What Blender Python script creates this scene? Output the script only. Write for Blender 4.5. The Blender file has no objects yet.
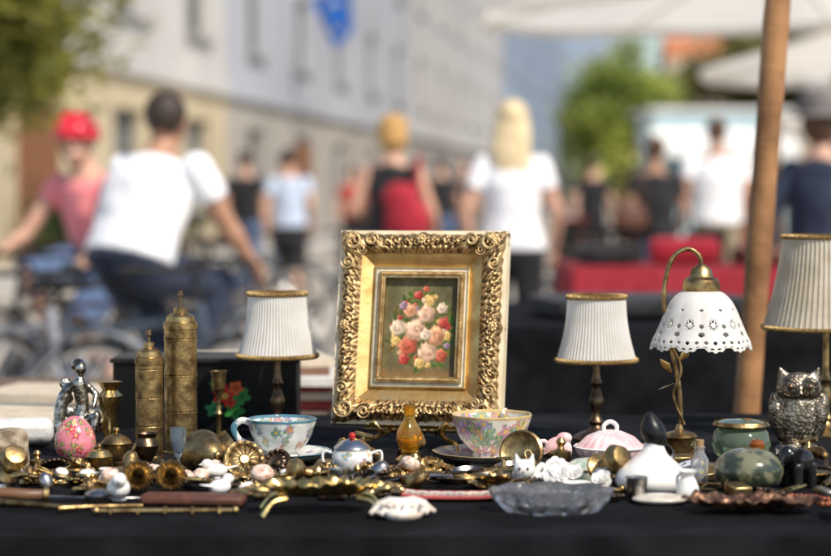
import bpy, math, random
from mathutils import Vector, Matrix, Euler, noise
R=random.Random(11)
pi=math.pi; rad=math.radians
SC=bpy.context.scene
COL=SC.collection
V=Vector
# ---------------------------------------------------------------- materials
def M(name,col,rough=.5,metal=0,col2=None,scale=40,bump=0,bscale=None,attr=False,trans=0,ior=1.45,coat=0,thin=0,lo=.38,hi=.62,vor=0,sheen=0,sss=0,spec=.5):
    m=bpy.data.materials.new(name); m.use_nodes=True
    nt=m.node_tree; n=nt.nodes; l=nt.links; p=n['Principled BSDF']
    tc=n.new('ShaderNodeTexCoord')
    nz=n.new('ShaderNodeTexNoise'); nz.inputs['Scale'].default_value=scale; nz.inputs['Detail'].default_value=6
    l.new(tc.outputs['Object'],nz.inputs['Vector'])
    rp=n.new('ShaderNodeMapRange'); rp.inputs[1].default_value=lo; rp.inputs[2].default_value=hi
    l.new(nz.outputs['Fac'],rp.inputs[0])
    mx=n.new('ShaderNodeMix'); mx.data_type='RGBA'
    l.new(rp.outputs[0],mx.inputs[0])
    if col2 is None: col2=[c*.78 for c in col]
    if attr:
        at=n.new('ShaderNodeAttribute'); at.attribute_name='Col'
        mu=n.new('ShaderNodeVectorMath'); mu.operation='MULTIPLY'
        l.new(at.outputs['Color'],mu.inputs[0]); mu.inputs[1].default_value=(.82,.82,.82)
        l.new(at.outputs['Color'],mx.inputs[6]); l.new(mu.outputs[0],mx.inputs[7])
    else:
        mx.inputs[6].default_value=(*col,1); mx.inputs[7].default_value=(*col2,1)
    l.new(mx.outputs[2],p.inputs['Base Color'])
    p.inputs['Metallic'].default_value=metal
    rr=n.new('ShaderNodeMapRange'); l.new(nz.outputs['Fac'],rr.inputs[0]); rr.inputs[1].default_value=.3; rr.inputs[2].default_value=.7
    rr.inputs[3].default_value=max(.02,rough*.8); rr.inputs[4].default_value=min(1,rough*1.3); l.new(rr.outputs[0],p.inputs['Roughness'])
    p.inputs['Transmission Weight'].default_value=trans; p.inputs['IOR'].default_value=ior
    p.inputs['Specular IOR Level'].default_value=spec
    p.inputs['Coat Weight'].default_value=coat; p.inputs['Sheen Weight'].default_value=sheen
    if sss: p.inputs['Subsurface Weight'].default_value=sss; p.inputs['Subsurface Scale'].default_value=.01
    if bump:
        b=n.new('ShaderNodeBump'); b.inputs['Strength'].default_value=1; b.inputs['Distance'].default_value=bump
        if vor:
            t=n.new('ShaderNodeTexVoronoi'); t.inputs['Scale'].default_value=vor; l.new(tc.outputs['Object'],t.inputs['Vector']); l.new(t.outputs['Distance'],b.inputs['Height'])
        else:
            t=n.new('ShaderNodeTexNoise'); t.inputs['Scale'].default_value=bscale or scale*2; t.inputs['Detail'].default_value=5; l.new(tc.outputs['Object'],t.inputs['Vector']); l.new(t.outputs['Fac'],b.inputs['Height'])
        l.new(b.outputs[0],p.inputs['Normal'])
    if thin:
        tr=n.new('ShaderNodeBsdfTranslucent'); l.new(mx.outputs[2],tr.inputs['Color'])
        ms=n.new('ShaderNodeMixShader'); ms.inputs[0].default_value=thin
        l.new(p.outputs[0],ms.inputs[1]); l.new(tr.outputs[0],ms.inputs[2]); l.new(ms.outputs[0],n['Material Output'].inputs['Surface'])
    return m
brass=M('brass',(.74,.53,.21),.28,1,(.36,.22,.08),50,.0004,160)
brassd=M('aged_brass',(.52,.37,.16),.38,1,(.16,.1,.045),60,.0006,200)
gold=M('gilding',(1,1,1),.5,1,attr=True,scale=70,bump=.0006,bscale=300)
goldb=M('beaded_gilding',(.7,.49,.22),.42,1,(.36,.22,.085),70,.0005,300)
golds=M('smooth_gilding',(.82,.56,.23),.42,1,(.5,.31,.11),30,.0004,90)
cream=M('cream_liner',(.72,.64,.48),.6,0,(.55,.45,.3),60)
bronze=M('dark_bronze',(.22,.145,.09),.38,1,(.07,.048,.034),70,.0005,200)
silver=M('tarnished_silver',(.6,.58,.54),.28,1,(.2,.18,.16),50,.0004,150)
castm=M('cast_bronze_silver',(.46,.4,.31),.38,1,(.12,.095,.065),90,.001,vor=230)
copper=M('brown_copper',(.36,.2,.12),.45,.8,(.09,.045,.03),45,.002,vor=130)
iron=M('dark_iron',(.05,.048,.045),.45,.8,(.02,.02,.02),60)
porc=M('white_porcelain',(.82,.8,.76),.14,0,(.76,.73,.68),30,coat=.5)
porcf=M('painted_porcelain',(1,1,1),.13,0,attr=True,scale=60,coat=.5)
pinkp=M('pink_porcelain',(.78,.42,.44),.18,0,(.82,.7,.66),38,coat=.4)
glass=M('clear_glass',(.97,.98,.98),.03,0,(.95,.97,.97),20,trans=.9,ior=1.52,bump=.0006,bscale=90)
amber=M('amber_glass',(.98,.68,.08),.03,0,(.95,.5,.04),20,trans=.93)
greeng=M('green_glass',(.32,.42,.28),.08,0,(.22,.3,.2),20,trans=.75)
clothk=M('black_cloth',(.009,.009,.011),.9,0,(.004,.004,.005),12,.0012,500,spec=.12)
fabric=M('pleated_fabric',(.94,.92,.87),.8,0,(.88,.85,.78),30,.0004,700,thin=.48)
fabricb=M('beige_pleated_fabric',(.74,.66,.52),.8,0,(.58,.5,.37),30,.0004,700,thin=.38)
braid=M('gold_braid',(.55,.38,.16),.5,.6,(.22,.14,.05),300,.0008,900)
lacq=M('black_lacquer',(.01,.01,.01),.3,0,attr=True,spec=.25)
oilp=M('oil_paint',(1,1,1),.5,0,attr=True,bump=.0003,scale=300,bscale=500,spec=.2)
wood=M('pole_wood',(.4,.2,.08),.5,0,(.2,.09,.032),9,.0015,60)
woodd=M('dark_wood',(.16,.08,.04),.45,0,(.08,.04,.02),30)
leather=M('brown_leather',(.13,.045,.025),.5,0,(.07,.025,.015),60,.0004,300)
stone=M('beige_stone',(.45,.36,.25),.75,0,(.14,.1,.065),60,.003,110)
green=M('green_marble',(.17,.17,.1),.2,0,(.035,.045,.028),60,coat=.4,lo=.44,hi=.56)
paper=M('book_pages',(.62,.52,.38),.85,0,(.5,.4,.27),200)
white=M('white_plaster_glaze',(.82,.8,.76),.35,0,(.68,.66,.62),50)
blackg=M('black_glaze',(.01,.01,.012),.15,0,(.02,.02,.02),30)
blackm=M('black_paint',(.01,.01,.01),.4,0,(.018,.016,.014),40,spec=.25)
skinm=M('skin',(.6,.36,.26),.5,0,(.54,.3,.2),14,sss=.05)
skint=M('tanned_skin',(.46,.25,.16),.5,0,(.38,.2,.12),14)
def cl(n,c,c2=None): return M(n,c,.85,0,c2,9,.006,14,sheen=.1)
wht=cl('white_cotton',(.88,.88,.89),(.83,.83,.86)); pink=cl('coral_pink_jersey',(.92,.3,.3),(.88,.24,.27)); redc=cl('red_cloth',(.38,.012,.03)); navy=cl('navy_cotton',(.02,.03,.06)); blk=cl('black_trousers',(.012,.012,.015)); jeans=cl('blue_denim',(.09,.14,.26)); khaki=cl('khaki_cotton',(.3,.24,.16)); grey=cl('grey_wool',(.2,.18,.17)); lblue=cl('pale_blue_cotton',(.55,.64,.8)); tomato=cl('red_cotton',(.5,.05,.04))
hblond=M('blonde_hair',(.62,.45,.2),.5,0,(.45,.3,.12),60,.004,120); hdark=M('dark_hair',(.025,.016,.012),.5,0,(.05,.03,.02),60,.003,120); hbrown=M('brown_hair',(.12,.06,.03),.5,0,(.07,.035,.02),60); hgold=M('golden_hair',(.62,.38,.13),.5,0,(.36,.19,.06),40,.006,90)
shoem=M('shoe_leather',(.05,.04,.035),.6); rubber=M('rubber',(.02,.02,.02),.7); chrome=M('chrome',(.7,.7,.7),.15,1,(.55,.55,.55)); bikep=M('bicycle_paint',(.06,.08,.11),.3,0,coat=.5); helm=M('red_helmet_shell',(.7,.02,.04),.3,coat=.4)
# ---------------------------------------------------------------- mesh builder
class MB:
    def __init__(s): s.v=[];s.f=[];s.m=[]
    def add(s,vs,fs,mi=0,T=None):
        o=len(s.v)
        s.v+= [tuple(T@V(p)) for p in vs] if T else [tuple(p) for p in vs]
        s.f+=[tuple(i+o for i in f) for f in fs]; s.m+=[mi]*len(fs); return s
    def lathe(s,prof,seg=32,mi=0,T=None,mod=None,closed=False,skip=None):
        vs=[];fs=[];n=len(prof)
        for j,(r,z) in enumerate(prof):
            for i in range(seg):
                a=2*pi*i/seg; rr,zz=(r,z) if mod is None else mod(r,z,a,j/(n-1))
                vs.append((rr*math.cos(a),rr*math.sin(a),zz))
        for j in range(n if closed else n-1):
            for i in range(seg):
                if skip and skip(i,j): continue
                k=(j+1)%n; fs.append((j*seg+i,j*seg+(i+1)%seg,k*seg+(i+1)%seg,k*seg+i))
        return s.add(vs,fs,mi,T)
    def tube(s,pts,r,seg=8,mi=0,T=None,side=None,cap=True,closed=False):
        pts=[V(p) for p in pts]; n=len(pts)
        if not isinstance(r,(list,tuple)): r=[r]*n
        vs=[];fs=[];u=None
        for i,p in enumerate(pts):
            if closed: t=pts[(i+1)%n]-pts[i-1]
            else: t=pts[min(i+1,n-1)]-pts[max(i-1,0)]
            t=t.normalized() if t.length>1e-9 else V((0,0,1))
            if side is not None: u=V(side)
            elif u is None: u=V((1,0,0)) if abs(t.x)<.8 else V((0,1,0))
            u=(u-t*u.dot(t)).normalized(); w=t.cross(u)
            ra,rb=r[i] if isinstance(r[i],(list,tuple)) else (r[i],r[i])
            for k in range(seg):
                a=2*pi*k/seg; vs.append(p+u*math.cos(a)*ra+w*math.sin(a)*rb)
        for i in range(n if closed else n-1):
            for k in range(seg):
                j=(i+1)%n; fs.append((i*seg+k,i*seg+(k+1)%seg,j*seg+(k+1)%seg,j*seg+k))
        if cap and not closed:
            fs.append(tuple(range(seg))[::-1]); fs.append(tuple((n-1)*seg+k for k in range(seg)))
        return s.add(vs,fs,mi,T)
    def ball(s,c,r,seg=16,mi=0,T=None,rot=None):
        if not isinstance(r,(list,tuple)): r=(r,r,r)
        X=Matrix.Translation(V(c))@(rot.to_matrix().to_4x4() if rot else Matrix.Identity(4))@Matrix.Diagonal((*r,1))
        if T: X=T@X
        h=max(5,seg//2); return s.lathe([(math.sin(pi*i/h),-math.cos(pi*i/h)) for i in range(h+1)],seg,mi,X)
    def cap(s,a,b,ra,rb,seg=12,mi=0):
        s.ball(a,ra,seg,mi); s.ball(b,rb,seg,mi); return s.tube([a,b],[ra,rb],seg,mi)
    def box(s,c,d,mi=0,T=None):
        x,y,z=c; a,b,e=d[0]/2,d[1]/2,d[2]/2
        vs=[(x+i*a,y+j*b,z+k*e) for i in(-1,1) for j in(-1,1) for k in(-1,1)]
        return s.add(vs,[(0,1,3,2),(4,6,7,5),(0,4,5,1),(2,3,7,6),(0,2,6,4),(1,5,7,3)],mi,T)
    def make(s,name,mats,parent=None,loc=(0,0,0),rot=(0,0,0),ang=40,bevel=0,vox=0,sm=0,sub=0,clean=True,flat=False,disp=0):
        me=bpy.data.meshes.new(name); me.from_pydata(s.v,[],s.f)
        if not isinstance(mats,(list,tuple)): mats=[mats]
        for m in mats: me.materials.append(m)
        me.polygons.foreach_set('material_index',s.m)
        if clean:
            import bmesh
            b=bmesh.new(); b.from_mesh(me); bmesh.ops.remove_doubles(b,verts=b.verts,dist=1e-6); bmesh.ops.recalc_face_normals(b,faces=b.faces); b.to_mesh(me); b.free()
        if not flat:
            me.polygons.foreach_set('use_smooth',[True]*len(me.polygons))
            if not vox: me.set_sharp_from_angle(angle=rad(ang))
        o=bpy.data.objects.new(name,me); COL.objects.link(o); o.location=loc; o.rotation_euler=rot
        if parent: o.parent=parent
        if bevel: q=o.modifiers.new('b','BEVEL'); q.width=bevel; q.segments=2; q.limit_method='ANGLE'
        if vox: q=o.modifiers.new('r','REMESH'); q.mode='VOXEL'; q.voxel_size=vox; q.use_smooth_shade=True
        if sm: q=o.modifiers.new('s','SMOOTH'); q.iterations=sm; q.factor=.5
        if disp:
            t=bpy.data.textures.new('clouds','CLOUDS'); t.noise_scale=disp*6; q=o.modifiers.new('d','DISPLACE'); q.texture=t; q.strength=disp; q.mid_level=.5
        if sub: q=o.modifiers.new('u','SUBSURF'); q.levels=sub; q.render_levels=sub
        return o
def tag(o,label,cat,group=None,kind=None):
    o['label']=label; o['category']=cat
    if group: o['group']=group
    return o
def E(name,label,cat,loc=(0,0,0),rz=0,group=None):
    o=bpy.data.objects.new(name,None); o.empty_display_size=.05; COL.objects.link(o); o.location=loc; o.rotation_euler=(0,0,rad(rz)); return tag(o,label,cat,group)
def paint(o,fn):
    me=o.data; a=me.color_attributes.new('Col','FLOAT_COLOR','POINT'); buf=[]
    for v in me.vertices: buf+=[*fn(v.co),1]
    a.data.foreach_set('color',buf)
def sp(pts,n):
    P=[V(p) for p in pts]; m=len(P)-1; out=[]
    for i in range(n+1):
        t=i/n*m; k=min(int(t),m-1); f=t-k
        p0,p1,p2,p3=P[max(k-1,0)],P[k],P[k+1],P[min(k+2,m)]
        out.append(.5*((2*p1)+(p2-p0)*f+(2*p0-5*p1+4*p2-p3)*f*f+(3*p1-p0-3*p2+p3)*f**3))
    return out
def rs(prof,n): return [(max(q.x,0),q.y) for q in sp([(a,b,0) for a,b in prof],n)]
def RX(a): return Matrix.Rotation(rad(a),4,'X')
def RY(a): return Matrix.Rotation(rad(a),4,'Y')
def RZ(a): return Matrix.Rotation(rad(a),4,'Z')
def TR(x,y,z): return Matrix.Translation((x,y,z))
def copytree(o,loc,rot=None):
    c=o.copy(); COL.objects.link(c); c.location=loc
    if rot: c.rotation_euler=rot
    def rec(src,dst):
        for ch in src.children:
            k=ch.copy(); k.parent=dst; COL.objects.link(k); rec(ch,k)
    rec(o,c); return c
# ---------------------------------------------------------------- camera, light
CH=1.15
cam=bpy.data.cameras.new('camera'); co=bpy.data.objects.new('camera',cam); COL.objects.link(co); SC.camera=co
co.location=(0,0,CH); co.rotation_euler=(rad(90-2.27),0,0); cam.lens=85; cam.sensor_width=36; cam.clip_end=2000; cam.clip_start=.1
cam.dof.use_dof=True; cam.dof.focus_distance=2.58; cam.dof.aperture_fstop=3.0; cam.dof.aperture_blades=9
w=bpy.data.worlds.new('World'); SC.world=w; w.use_nodes=True
sk=w.node_tree.nodes.new('ShaderNodeTexSky'); sk.sky_type='NISHITA'; sk.sun_disc=False
EL,AZ=48,140
sk.sun_elevation=rad(EL); sk.sun_rotation=rad(AZ)
bg=w.node_tree.nodes['Background']; bg.inputs[1].default_value=.15; w.node_tree.links.new(sk.outputs[0],bg.inputs[0])
sl=bpy.data.lights.new('sun','SUN'); sl.energy=5; sl.angle=rad(.5); sl.color=(1,.92,.8)
sl.energy=5.0
so=bpy.data.objects.new('sun',sl); COL.objects.link(so)
S=V((math.sin(rad(AZ))*math.cos(rad(EL)),math.cos(rad(AZ))*math.cos(rad(EL)),math.sin(rad(EL)))); so.rotation_euler=S.to_track_quat('Z','Y').to_euler()
SC.view_settings.view_transform='Standard'; SC.view_settings.look='None'; SC.view_settings.exposure=0
# ---------------------------------------------------------------- setting
gm=M('paving',(.46,.42,.36),.85,0,(.34,.31,.27),.5,.004,8)
g=MB().add([(-500,-60,0),(500,-60,0),(500,900,0),(-500,900,0)],[(0,1,2,3)]).make('ground',gm,flat=True); g['kind']='structure'
DX=.145
ANG=-math.degrees(math.atan(DX))
def fx(y): return -10.6+DX*y
pv=MB(); 
pv.add([(fx(5)+.01,5,0),(fx(5)+1.9,5,0),(fx(330)+1.9,330,0),(fx(330)+.01,330,0),(fx(5)+.01,5,.13),(fx(5)+1.9,5,.13),(fx(330)+1.9,330,.13),(fx(330)+.01,330,.13)],[(4,5,6,7),(0,1,5,4),(1,2,6,5),(2,3,7,6)])
pv=pv.make('pavement',M('kerb_stone',(.45,.43,.4),.8,0,None,3),flat=True); pv['kind']='structure'
winf=M('window_frame_paint',(.42,.41,.39),.5); pane=M('window_glass',(.075,.08,.085),.35,0,(.045,.05,.055),1,spec=.3); roofm=M('clay_roof_tiles',(.5,.2,.09),.8,0,(.38,.13,.06),3,.03,6)
doorm=M('door_wood',(.24,.1,.045),.5)
def house(label,base,rz,length,wallcol,lowcol,floors=3,bay=3.4,depth=10,roof=roofm,door_at=1,name='house',ww=1.25,wh=1.9):
    """local +Y runs along the facade, local +X is outward"""
    h=E(name,label,'house',base,rz)
    wm=M('wall_render',wallcol,.9,0,[c*.82 for c in wallcol],.4,.003,20); lm=M('plinth_render',lowcol,.9,0,[c*.78 for c in lowcol],.4,.003,20)
    nb=max(2,int(length//bay)); bw=length/nb; FH=3.6; t=.35
    b=MB(); H=floors*FH+.5
    b.box((-depth/2-t,length/2,H/2),(depth,length,H),0)
    for f in range(floors):
        z0=f*FH; sill=1.0 if f else .95; mi=1 if f==0 else 0
        b.box((-t/2,length/2,z0+sill/2),(t,length,sill),mi)
        b.box((-t/2,length/2,(z0+sill+wh+z0+FH)/2),(t,length,FH-sill-wh),mi)
        for k in range(nb+1):
            a=0 if k==0 else (k-.5)*bw+ww/2; c=length if k==nb else (k+.5)*bw-ww/2
            b.box((-t/2,(a+c)/2,z0+sill+wh/2),(t,c-a,wh),mi)
    b.box((-t/2,length/2,H-.25),(t,length,.5),0)
    b.make('wall',[wm,lm],h,flat=True)
    c=MB()
    for z,p in ((FH-.02,.14),(H-.1,.4)): c.box((p/2+.002,length/2,z),(p,length,.24))
    c.make('cornice',wm,h,flat=True)
    MB().add([(.5,-.0,H+.02),(.5,length,H+.02),(-depth-.5,length,H+.02),(-depth-.5,0,H+.02),(-depth/2,0,H+3.6),(-depth/2,length,H+3.6)],[(0,1,5,4),(2,3,4,5),(0,4,3),(1,2,5),(0,3,2,1)]).make('roof',roof,h,flat=True)
    wf=MB()
    for s in(-1,1): wf.box((0,s*(ww/2-.03),0),(.08,.06,wh)); wf.box((0,0,s*(wh/2-.03)),(.08,ww-.12,.06))
    wf.box((0,0,0),(.06,.05,wh-.12)); wf.box((0,0,.3),(.055,ww-.12,.04))
    src=None
    for f in range(floors):
        for k in range(nb):
            y=(k+.5)*bw; z=f*FH+(1.0 if f else .95)+wh/2
            if f==0 and k==door_at: continue
            if src is None:
                src=wf.make('window',winf,h,(-.2,y,z),flat=True)
                MB().box((-.02,0,0),(.01,ww-.1,wh-.1)).make('window_pane',pane,src,flat=True)
                MB().box((.25,0,-wh/2-.04),(.2,ww+.3,.07)).make('window_sill',winf,src,flat=True)
            else:
                c=copytree(src,(-.2,y,z)); c.parent=h
    y=(door_at+.5)*bw
    d=MB(); d.box((.02,y,1.3),(.05,2.0,2.7)); 
    for s in(-1,1):
        for zz in(.7,1.7): d.box((.05,y+s*.45,zz),(.03,.6,.75))
    d.make('door',doorm,h,flat=True)
    return h
def hrow(y0,y1,*a,**k): return house(*a[:1],(fx(y0),y0,0),ANG,(y1-y0)*math.sqrt(1+DX*DX)-.05,*a[1:],**k)
hrow(14,44,'cream and white rendered town house with brown door',(.56,.545,.52),(.6,.5,.33),door_at=3,floors=4,bay=5,ww=1.9,wh=1.9)
hrow(44.05,72,'pale grey rendered town house on street',(.42,.44,.48),(.4,.37,.33),floors=4,bay=5.4,ww=1.7)
hrow(72.05,105,'pale cream town house with tiled roof',(.5,.49,.48),(.33,.31,.29),floors=4,bay=5.4,ww=1.7)
hrow(105.05,150,'blue grey rendered town house',(.28,.35,.45),(.2,.22,.26),floors=5,door_at=3)
hrow(150.05,215,'light blue town house far along street',(.32,.4,.52),(.2,.23,.28),floors=6,door_at=3)
hrow(215.05,330,'tall grey blue building at far end of street',(.34,.41,.5),(.22,.25,.3),floors=7,door_at=3,bay=5)
house('ochre house with orange tiled roof closing the street',(75,300,0),90,38,(.6,.48,.36),(.4,.34,.28),floors=6,bay=5)
house('pink rendered house with shop front',(19.6,90,0),180+ANG,45,(.55,.36,.29),(.3,.5,.5),floors=3)
house('beige rendered corner house beside the street',(27,150,0),180+ANG,46,(.55,.47,.36),(.4,.36,.3),floors=3)
# trees
bark=M('bark',(.12,.085,.06),.9,0,(.06,.045,.03),20,.01,40)
leafm=M('leaves',(1,1,1),.55,0,attr=True,scale=3,thin=.4)
def tree(label,loc,H,cc,cr,n,size,cols,seed,name='tree'):
    q=random.Random(seed); e=E(name,label,'tree',loc)
    b=MB(); c=V(cc); b.tube(sp([(0,0,-.1),(.05,.02,H*.3),(c.x*.3,c.y*.3,c.z*.7),tuple(c)],12),[.05*H**.8*(1-i/15) for i in range(13)],10)
    cl_=[]
    for i in range(50):
        d=V((q.gauss(0,1),q.gauss(0,1),q.gauss(0,1))).normalized()*(q.random()**.4)
        cl_.append((c+V((d.x*cr[0],d.y*cr[1],d.z*cr[2])),q.uniform(.12,.27)*min(cr),q.random()))
    for p,r,_ in cl_[:18]: b.tube(sp([(c.x*.25,c.y*.25,c.z*.62),tuple((c+p)/2+V((0,0,-.2))),tuple(p)],6),[.05,.045,.04,.035,.025,.02,.01],6)
    b.make('trunk',bark,e)
    vs=[];fs=[];cs=[]
    for i in range(n):
        p,r,t=q.choice(cl_); x=p+V((q.gauss(0,1)*r,q.gauss(0,1)*r,q.gauss(0,1)*r*.8))
        a=V((q.uniform(-1,1),q.uniform(-1,1),q.uniform(-.6,.6))).normalized(); bb=a.cross(V((q.uniform(-1,1),q.uniform(-1,1),1))).normalized(); s=size*q.uniform(.6,1.3)
        k=len(vs); vs+=[x-a*s,x-bb*s*.5,x+a*s,x+bb*s*.5]; fs.append((k,k+1,k+2,k+3))
        m=q.uniform(.7,1.25)*(.6+.7*t); cc2=[cols[0][j]*(1-t)+cols[1][j]*t for j in range(3)]; cs+=[(*[z*m for z in cc2],1)]*4
    me=bpy.data.meshes.new('crown'); me.from_pydata(vs,[],fs); me.materials.append(leafm); at=me.color_attributes.new('Col','FLOAT_COLOR','POINT'); at.data.foreach_set('color',[z for c4 in cs for z in c4])
    o=bpy.data.objects.new('crown',me); COL.objects.link(o); o.parent=e; return e
tree('leafy tree with drooping yellow green branches',(-4.9,16,0),3.4,(.8,0,3.3),(1.9,1.8,1.5),24000,.085,((.06,.09,.015),(.46,.42,.08)),3)
tree('bright yellow green street tree',(7.3,70,0),3.8,(0,0,4.0),(1.95,2.0,2.7),9500,.17,((.28,.4,.07),(.72,.76,.22)),5)
tree('olive green tree behind market umbrellas',(14.4,84,0),5,(0,0,6),(3.0,3,2.6),7000,.22,((.14,.16,.05),(.4,.38,.14)),6)
tree('tall green tree at end of street',(16,150,0),7,(0,0,7),(5,5,4.5),8000,.35,((.16,.22,.08),(.42,.44,.18)),8)
for (x,y) in((-5.4,30),(-4.6,35),(-3.7,41),(-.9,46),(1.2,52)):
    e=E('planter','dark planter box with clipped shrub','planter',(x,y,0),0,'planters along the street')
    MB().box((0,0,.25),(.9,.5,.5)).make('planter_box',iron,e,bevel=.02)
    q=random.Random(int(y)); vs=[];fs=[];cs=[]
    for i in range(700):
        p=V((q.gauss(0,.27),q.gauss(0,.18),.85+q.gauss(0,.24))); a=V((q.uniform(-1,1),q.uniform(-1,1),q.uniform(-1,1))).normalized()*.07; b_=V((q.uniform(-1,1),q.uniform(-1,1),q.uniform(-1,1))).normalized()*.05
        k=len(vs); vs+=[p-a,p-b_,p+a,p+b_]; fs.append((k,k+1,k+2,k+3)); m=q.uniform(.4,1.2); cs+=[(.05*m,.1*m,.03*m,1)]*4
    me=bpy.data.meshes.new('shrub'); me.from_pydata(vs,[],fs); me.materials.append(leafm); at=me.color_attributes.new('Col','FLOAT_COLOR','POINT'); at.data.foreach_set('color',[z for c4 in cs for z in c4]); o=bpy.data.objects.new('shrub',me); COL.objects.link(o); o.parent=e
# cafe tables and chairs
def chair_src(mt,nm):
    e=E('cafe_chair','dark cafe chair with slatted back','chair',(0,0,-60),0,'cafe chairs on the street')
    MB().box((0,0,.45),(.42,.42,.03)).make('seat',mt,e,bevel=.01)
    b=MB()
    for k in range(5): b.box((-.16+.08*k,.2,.7),(.035,.02,.44))
    b.box((0,.2,.93),(.4,.025,.06)); b.make('backrest',mt,e)
    for sx in(-1,1):
        for sy in(-1,1): MB().tube([(sx*.18,sy*.18,.44),(sx*.2,sy*.2,0)],.014,8).make('leg',iron,e)
    return e
def ctab_src():
    e=E('cafe_table','small round cafe table on iron foot','table',(0,0,-60),0,'round cafe tables')
    MB().lathe([(0,0),(.33,0),(.34,.012),(.33,.025),(0,.025)],40).make('table_top',woodd,e,(0,0,.72)); MB().lathe([(0,0),(.22,0),(.21,.02),(.03,.04),(.025,.72),(0,.72)],24).make('table_foot',iron,e); return e
cs1,cs2,ts=chair_src(blackm,'a'),chair_src(tomato,'b'),ctab_src(); cs2['label']='red cafe chair with slatted back'
for x,y in((1.3,13.2),(2.9,13.5),(.95,16.5),(3.6,17),(-2.2,21),(2.0,20.5),(3.4,21),(-1.0,26)):
    copytree(ts,(x,y,0))
    for k in range(3):
        a=k*2.1+x; copytree(cs2 if (k==0 and x>1.5) else cs1,(x+.62*math.cos(a),y+.62*math.sin(a),0),(0,0,a-pi/2))
for s_ in(cs1,cs2,ts):
    for ch in list(s_.children): bpy.data.objects.remove(ch)
    bpy.data.objects.remove(s_)
# pale kiosk
e=E('kiosk','pale blue and white kiosk with sloping awning','kiosk',(6.5,42,0),4)
kb=M('kiosk_paint',(.5,.68,.74),.6,0,(.45,.62,.68),2); kw=M('kiosk_white_paint',(.78,.78,.76),.6,0,None,2)
b=MB(); b.box((0,1,.55),(2.8,2,1.1)); b.box((-1.3,1,1.7),(.2,2,1.2)); b.box((1.3,1,1.7),(.2,2,1.2)); b.box((0,1.9,1.7),(2.4,.2,1.2)); b.box((0,1,2.65),(2.8,2,.7)); b.make('kiosk_body',kb,e,flat=True)
MB().box((0,-.06,1.13),(2.9,.3,.06)).make('counter',kw,e); MB().add([(-1.5,-.9,2.25),(1.5,-.9,2.25),(1.5,.0,2.7),(-1.5,.0,2.7),(-1.5,-.9,2.05),(1.5,-.9,2.05)],[(0,1,2,3),(4,5,1,0)]).make('awning',kw,e,flat=True); MB().box((0,1,3.06),(3.1,2.3,.1)).make('kiosk_roof',kw,e)
# flag
fl=E('flag','blue flag with ring of yellow stars on facade pole','flag',(fx(50)-.3,50,5.75))
MB().tube([(0,0,.2),(2.5,-.1,.95)],.025,8).make('flag_pole',chrome,fl)
b=MB(); nx,nz=34,24
def fp(u,v): return V((1.0+u*1.0*(1-.55*v)+v*.6,-.05-u*.15+.10*math.sin(u*11+v*2),.52+.3*u-v*1.3+.12*u*v))
vs=[fp(i/nx,j/nz) for j in range(nz+1) for i in range(nx+1)]
b.add(vs,[(j*(nx+1)+i,j*(nx+1)+i+1,(j+1)*(nx+1)+i+1,(j+1)*(nx+1)+i) for j in range(nz) for i in range(nx)])
b.make('flag_cloth',M('blue_flag_cloth',(.01,.2,.75),.7,0,(.01,.16,.65),thin=.4),fl)
b=MB()
for k in range(12):
    a=k*pi/6; cu,cv=.5+.3*math.cos(a),.5+.3*math.sin(a); pts=[]
    for i in range(10):
        r=.075 if i%2==0 else .03; t=i*pi/5+pi/2; pts.append(fp(cu+r*math.cos(t),cv-r*math.sin(t))+V((0,-.015,0)))
    b.add(pts,[tuple(range(10))])
b.make('flag_stars',M('yellow_star_print',(.8,.65,.05),.7),fl,flat=True,clean=False)
# umbrellas
canv=M('white_canvas',(.92,.89,.82),.8,0,(.87,.84,.77),3,.002,20,thin=.6)
def umbrella(label,loc,half,zr,za,rz=0,val=.06,ty=0):
    u=E('market_umbrella',label,'umbrella',loc,rz,'white market umbrellas'); u.rotation_euler=(0,rad(ty),rad(rz))
    b=MB(); vs=[];fs=[]
    rr=[.03,.35,.7,1.0,1.0]
    for j,t in enumerate(rr):
        for k in range(48):
            a=2*pi*k/48; f=(k%6)/6; ed=math.cos(pi/8)/math.cos((f-.5)*pi/4)
            z=za-(za-zr)*t-(.03*t*math.sin(pi*f)) - (val if j==4 else 0)
            vs.append((half*t*ed*math.cos(a),half*t*ed*math.sin(a),z))
    for j in range(4):
        for k in range(48): fs.append((j*48+k,j*48+(k+1)%48,(j+1)*48+(k+1)%48,(j+1)*48+k))
    b.add(vs,fs).make('canopy',canv,u,ang=25)
    MB().tube([(0,0,0),(0,0,za+.06)],.028,12).ball((0,0,za+.08),.04).make('pole',wood,u)
    b=MB()
    for k in range(8): a=2*pi*k/8; b.tube([(0,0,za-.06),(half*.97*math.cos(a),half*.97*math.sin(a),zr-.02)],.012,6)
    b.make('rib',canv,u)
    MB().lathe([(0,0),(.28,0),(.28,.07),(.06,.09),(.045,.35),(0,.35)],24).make('base',iron,u)
umbrella('large white market umbrella with wooden pole',(2.25,12,0),1.9,2.35,2.75,22,.05,-2.2)
umbrella('white market umbrella over cafe seats',(3.95,18.5,0),1.3,2.37,2.75,5,.08)
umbrella('smaller white umbrella further down street',(5.75,26,0),1.25,2.16,2.55,20,.12)
p=MB().tube(sp([(.531,3.45,0),(.584,3.45,.77),(.634,3.45,1.5),(.709,3.45,2.6)],60),[.0228+.0008*math.sin(i*.7)+.0005*math.sin(i*2.3) for i in range(61)],16).make('umbrella_pole',wood); tag(p,'slim leaning wooden umbrella pole behind the table','pole')
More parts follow.
